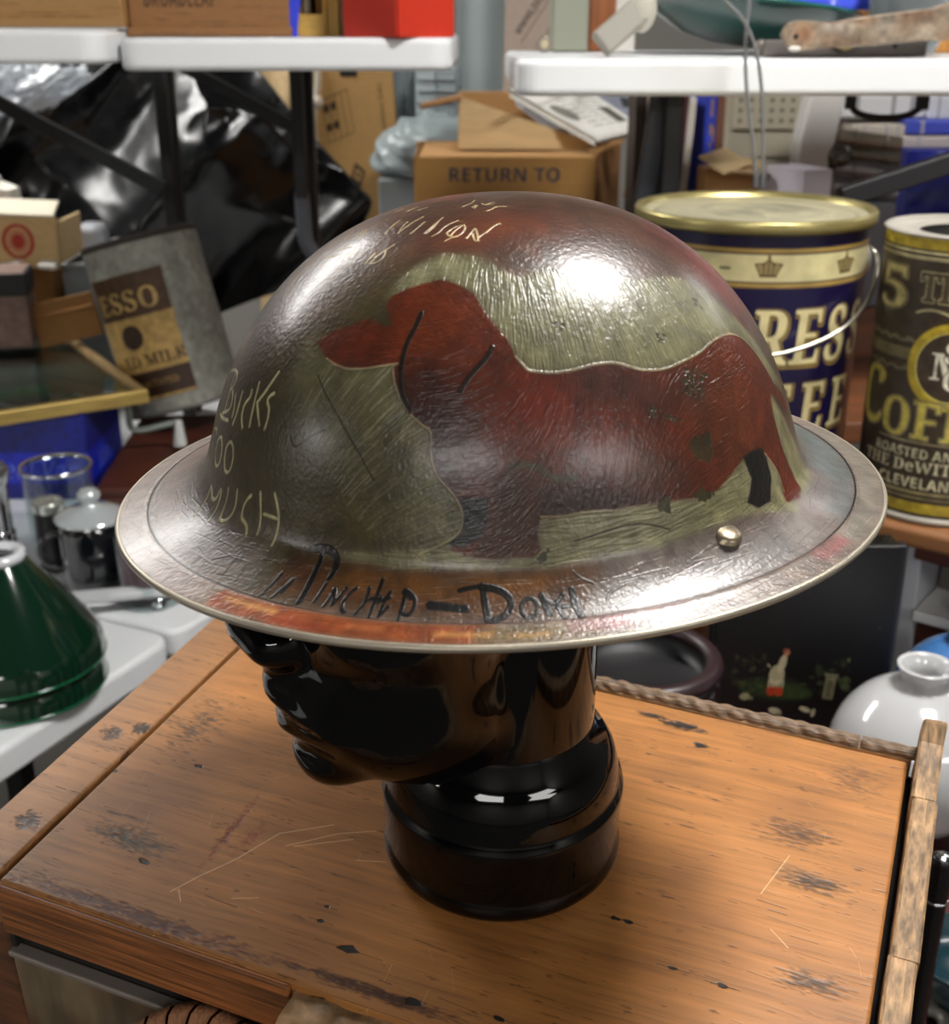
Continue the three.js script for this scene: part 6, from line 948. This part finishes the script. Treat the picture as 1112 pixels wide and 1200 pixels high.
  const bo = thing('glass_bowl', 'pale glass bowl rim at the top picture edge beside the blue bag', 'bowl', V(atD(1078, 5, 1.7).x, T, -1.72)); part('bowl', lathe([[0.0001, 0.002], [0.03, 0.002], [0.055, 0.05], [0.062, 0.09], [0.06, 0.092], [0.052, 0.05], [0.028, 0.008], [0.0001, 0.006]], 64), phys('#aab2b4', 0.08, { transmission: 0.6, thickness: 0 }), bo); part('rim', new THREE.TorusGeometry(0.061, 0.002, 8, 64).rotateX(Math.PI / 2), M.chrome, bo, [0, 0.091, 0]);
  const gb = rect(648, -30, 690, 62, 1.95), q = thing('grey_box', 'plain grey-green upright box on the left end of the upper right table', 'box', V(gb.x, T, -1.95)); part('case', rbox(gb.w, 0.16, 0.09, 0.004), std('#8d9080', 0.6), q, [0, 0.08, -0.045]); part('lid', rbox(gb.w + 0.003, 0.02, 0.093, 0.003), std('#98998a', 0.6), q, [0, 0.15, -0.045]);
  const wb = rect(690, -30, 722, 60, 1.98), r = thing('wood_block', 'orange-brown wooden board beside the grey-green box', 'board', V(wb.x, T, -1.98)); part('board', rbox(wb.w, 0.17, 0.05, 0.004), std('#ffffff', 0.5, { map: noisy('#8a4f26', 0.25, 0.1, 0.012) }), r, [0, 0.085, -0.025]); part('edge', rbox(0.006, 0.172, 0.052, 0.002), std('#6d3a1c', 0.5), r, [-wb.w / 2 + 0.002, 0.086, -0.025]);
  const cr = thing('cream_bar', 'pale grey bar lying slanted between the wooden board and the green dish', 'bar', V(atD(700, 60, 1.67).x, T, -1.67)), A = atD(702, 64, 1.66).sub(cr.position), B = atD(752, 10, 1.68).sub(cr.position); A.y = 0.013; part('bar', bar(A, B, 0.034, 0.02, 0.005), std('#8a867b', 0.5), cr); part('tip', new THREE.SphereGeometry(0.024, 24, 16).scale(0.8, 1.2, 0.6), std('#b5b0a2', 0.3), cr, B.toArray());
  const wh = rect(722, -30, 742, 52, 2.05), wc = thing('white_card', 'white card with a brass ring behind the slanted bar', 'card', V(wh.x, T, -2.05)); part('card', rbox(wh.w * 1.3, 0.15, 0.004, 0.001), std('#d6d4cc', 0.7), wc, [0, 0.075, 0]); part('ring', new THREE.TorusGeometry(0.022, 0.0028, 8, 40, 4), std('#8d8468', 0.3, { metalness: 0.8 }), wc, [0.0, 0.085, 0.01]);
  const sp = rect(628, 50, 648, 64, 1.9), sc2 = thing('ribbon_roll', 'small roll of clear tape beside the grey-green box', 'tape roll', V(sp.x, T, -1.9)); part('roll', new THREE.TorusGeometry(0.008, 0.004, 10, 32), std('#8d8478', 0.3, { metalness: 0.4 }), sc2, [0, 0.012, 0]); part('core', cyl(0.006, 0.006, 0.008, 24).rotateX(Math.PI / 2), std('#b5a88a', 0.6), sc2, [0, 0.012, 0]);
  const D = 3.12, P = (u, v) => atD(u, v, D), n = thing('printed_sign', 'worn pinkish paper sign with black lettering leaning behind the right table', 'sign', V(P(600, 150).x, 0, -D)), Q = (u, v) => { const z = P(u, v); return [z.x - n.position.x, z.y]; }; const pts = [Q(594, -60), Q(650, -60), Q(650, 25), Q(628, 60), Q(600, 112), Q(590, 112)], sg2 = plate(pts, 0.01, 0.001), up2 = sg2.attributes.uv, pp = sg2.attributes.position, x0 = Q(590, 0)[0], x1 = Q(650, 0)[0], y0 = Q(600, 112)[1], y1 = Q(600, -60)[1]; for (let i = 0; i < pp.count; i++) up2.setXY(i, (pp.getX(i) - x0) / (x1 - x0), (pp.getY(i) - y0) / (y1 - y0)); part('sheet', sg2, std('#ffffff', 0.8, { map: prints(360, 1024, '#b8a698', (x) => { x.save(); x.translate(100, 560); x.rotate(-1.0); x.fillStyle = '#2a2420'; x.font = 'bold 62px sans-serif'; x.fillText('WWW', -20, 30); x.font = 'bold 70px sans-serif'; x.fillText('LIVING', 150, 36); x.fillRect(-60, 66, 500, 5); x.restore(); }) }), n); part('edge', bar(V(...Q(650, 25), -0.004), V(...Q(600, 112), -0.004), 0.012, 0.012, 0.002), std('#9a8a7a', 0.7), n); part('support', rbox(0.03, y0, 0.02, 0.003), M.cardDark, n, [Q(597, 112)[0], y0 / 2, -0.014]);
}
// two grey cables hanging down behind the pail
for (const [l, pts] of [['thin grey cable hanging before the upper right table, the one bowed to the right', [[815, -60], [840, -10], [872, 25], [886, 60], [892, 100], [894, 150], [893, 222]]], ['thin grey cable hanging nearly straight before the upper right table', [[879, -80], [878, 0], [874, 40], [874, 90], [879, 140], [884, 180], [885, 221]]]]) {
  const o = atD(...pts[6], 1.525), g = thing('cable', l, 'cable', o), q = pts.map(([u, v], i) => atD(u, v, lerp(pts[0][0] > 850 ? 1.513 : 1.498, 1.525, i / 6)).sub(o)); q.unshift(q[0].clone().add(V(0, 0.5, 0.02)), q[0].clone().add(V(0, 1.38, 0.05)).setY(CEILING - o.y)); q.shift(); q.unshift(V(q[0].x, CEILING - o.y - 0.002, q[0].z + 0.02));  part('wire', tube(q, 0.0022, 120, 8), std('#77787a', 0.4), g); part('sleeve', cyl(0.0036, 0.0036, 0.02, 16), std('#5d5e60', 0.5), g, [0.0, 0.012, 0]);
}

renderer.render(scene, camera);
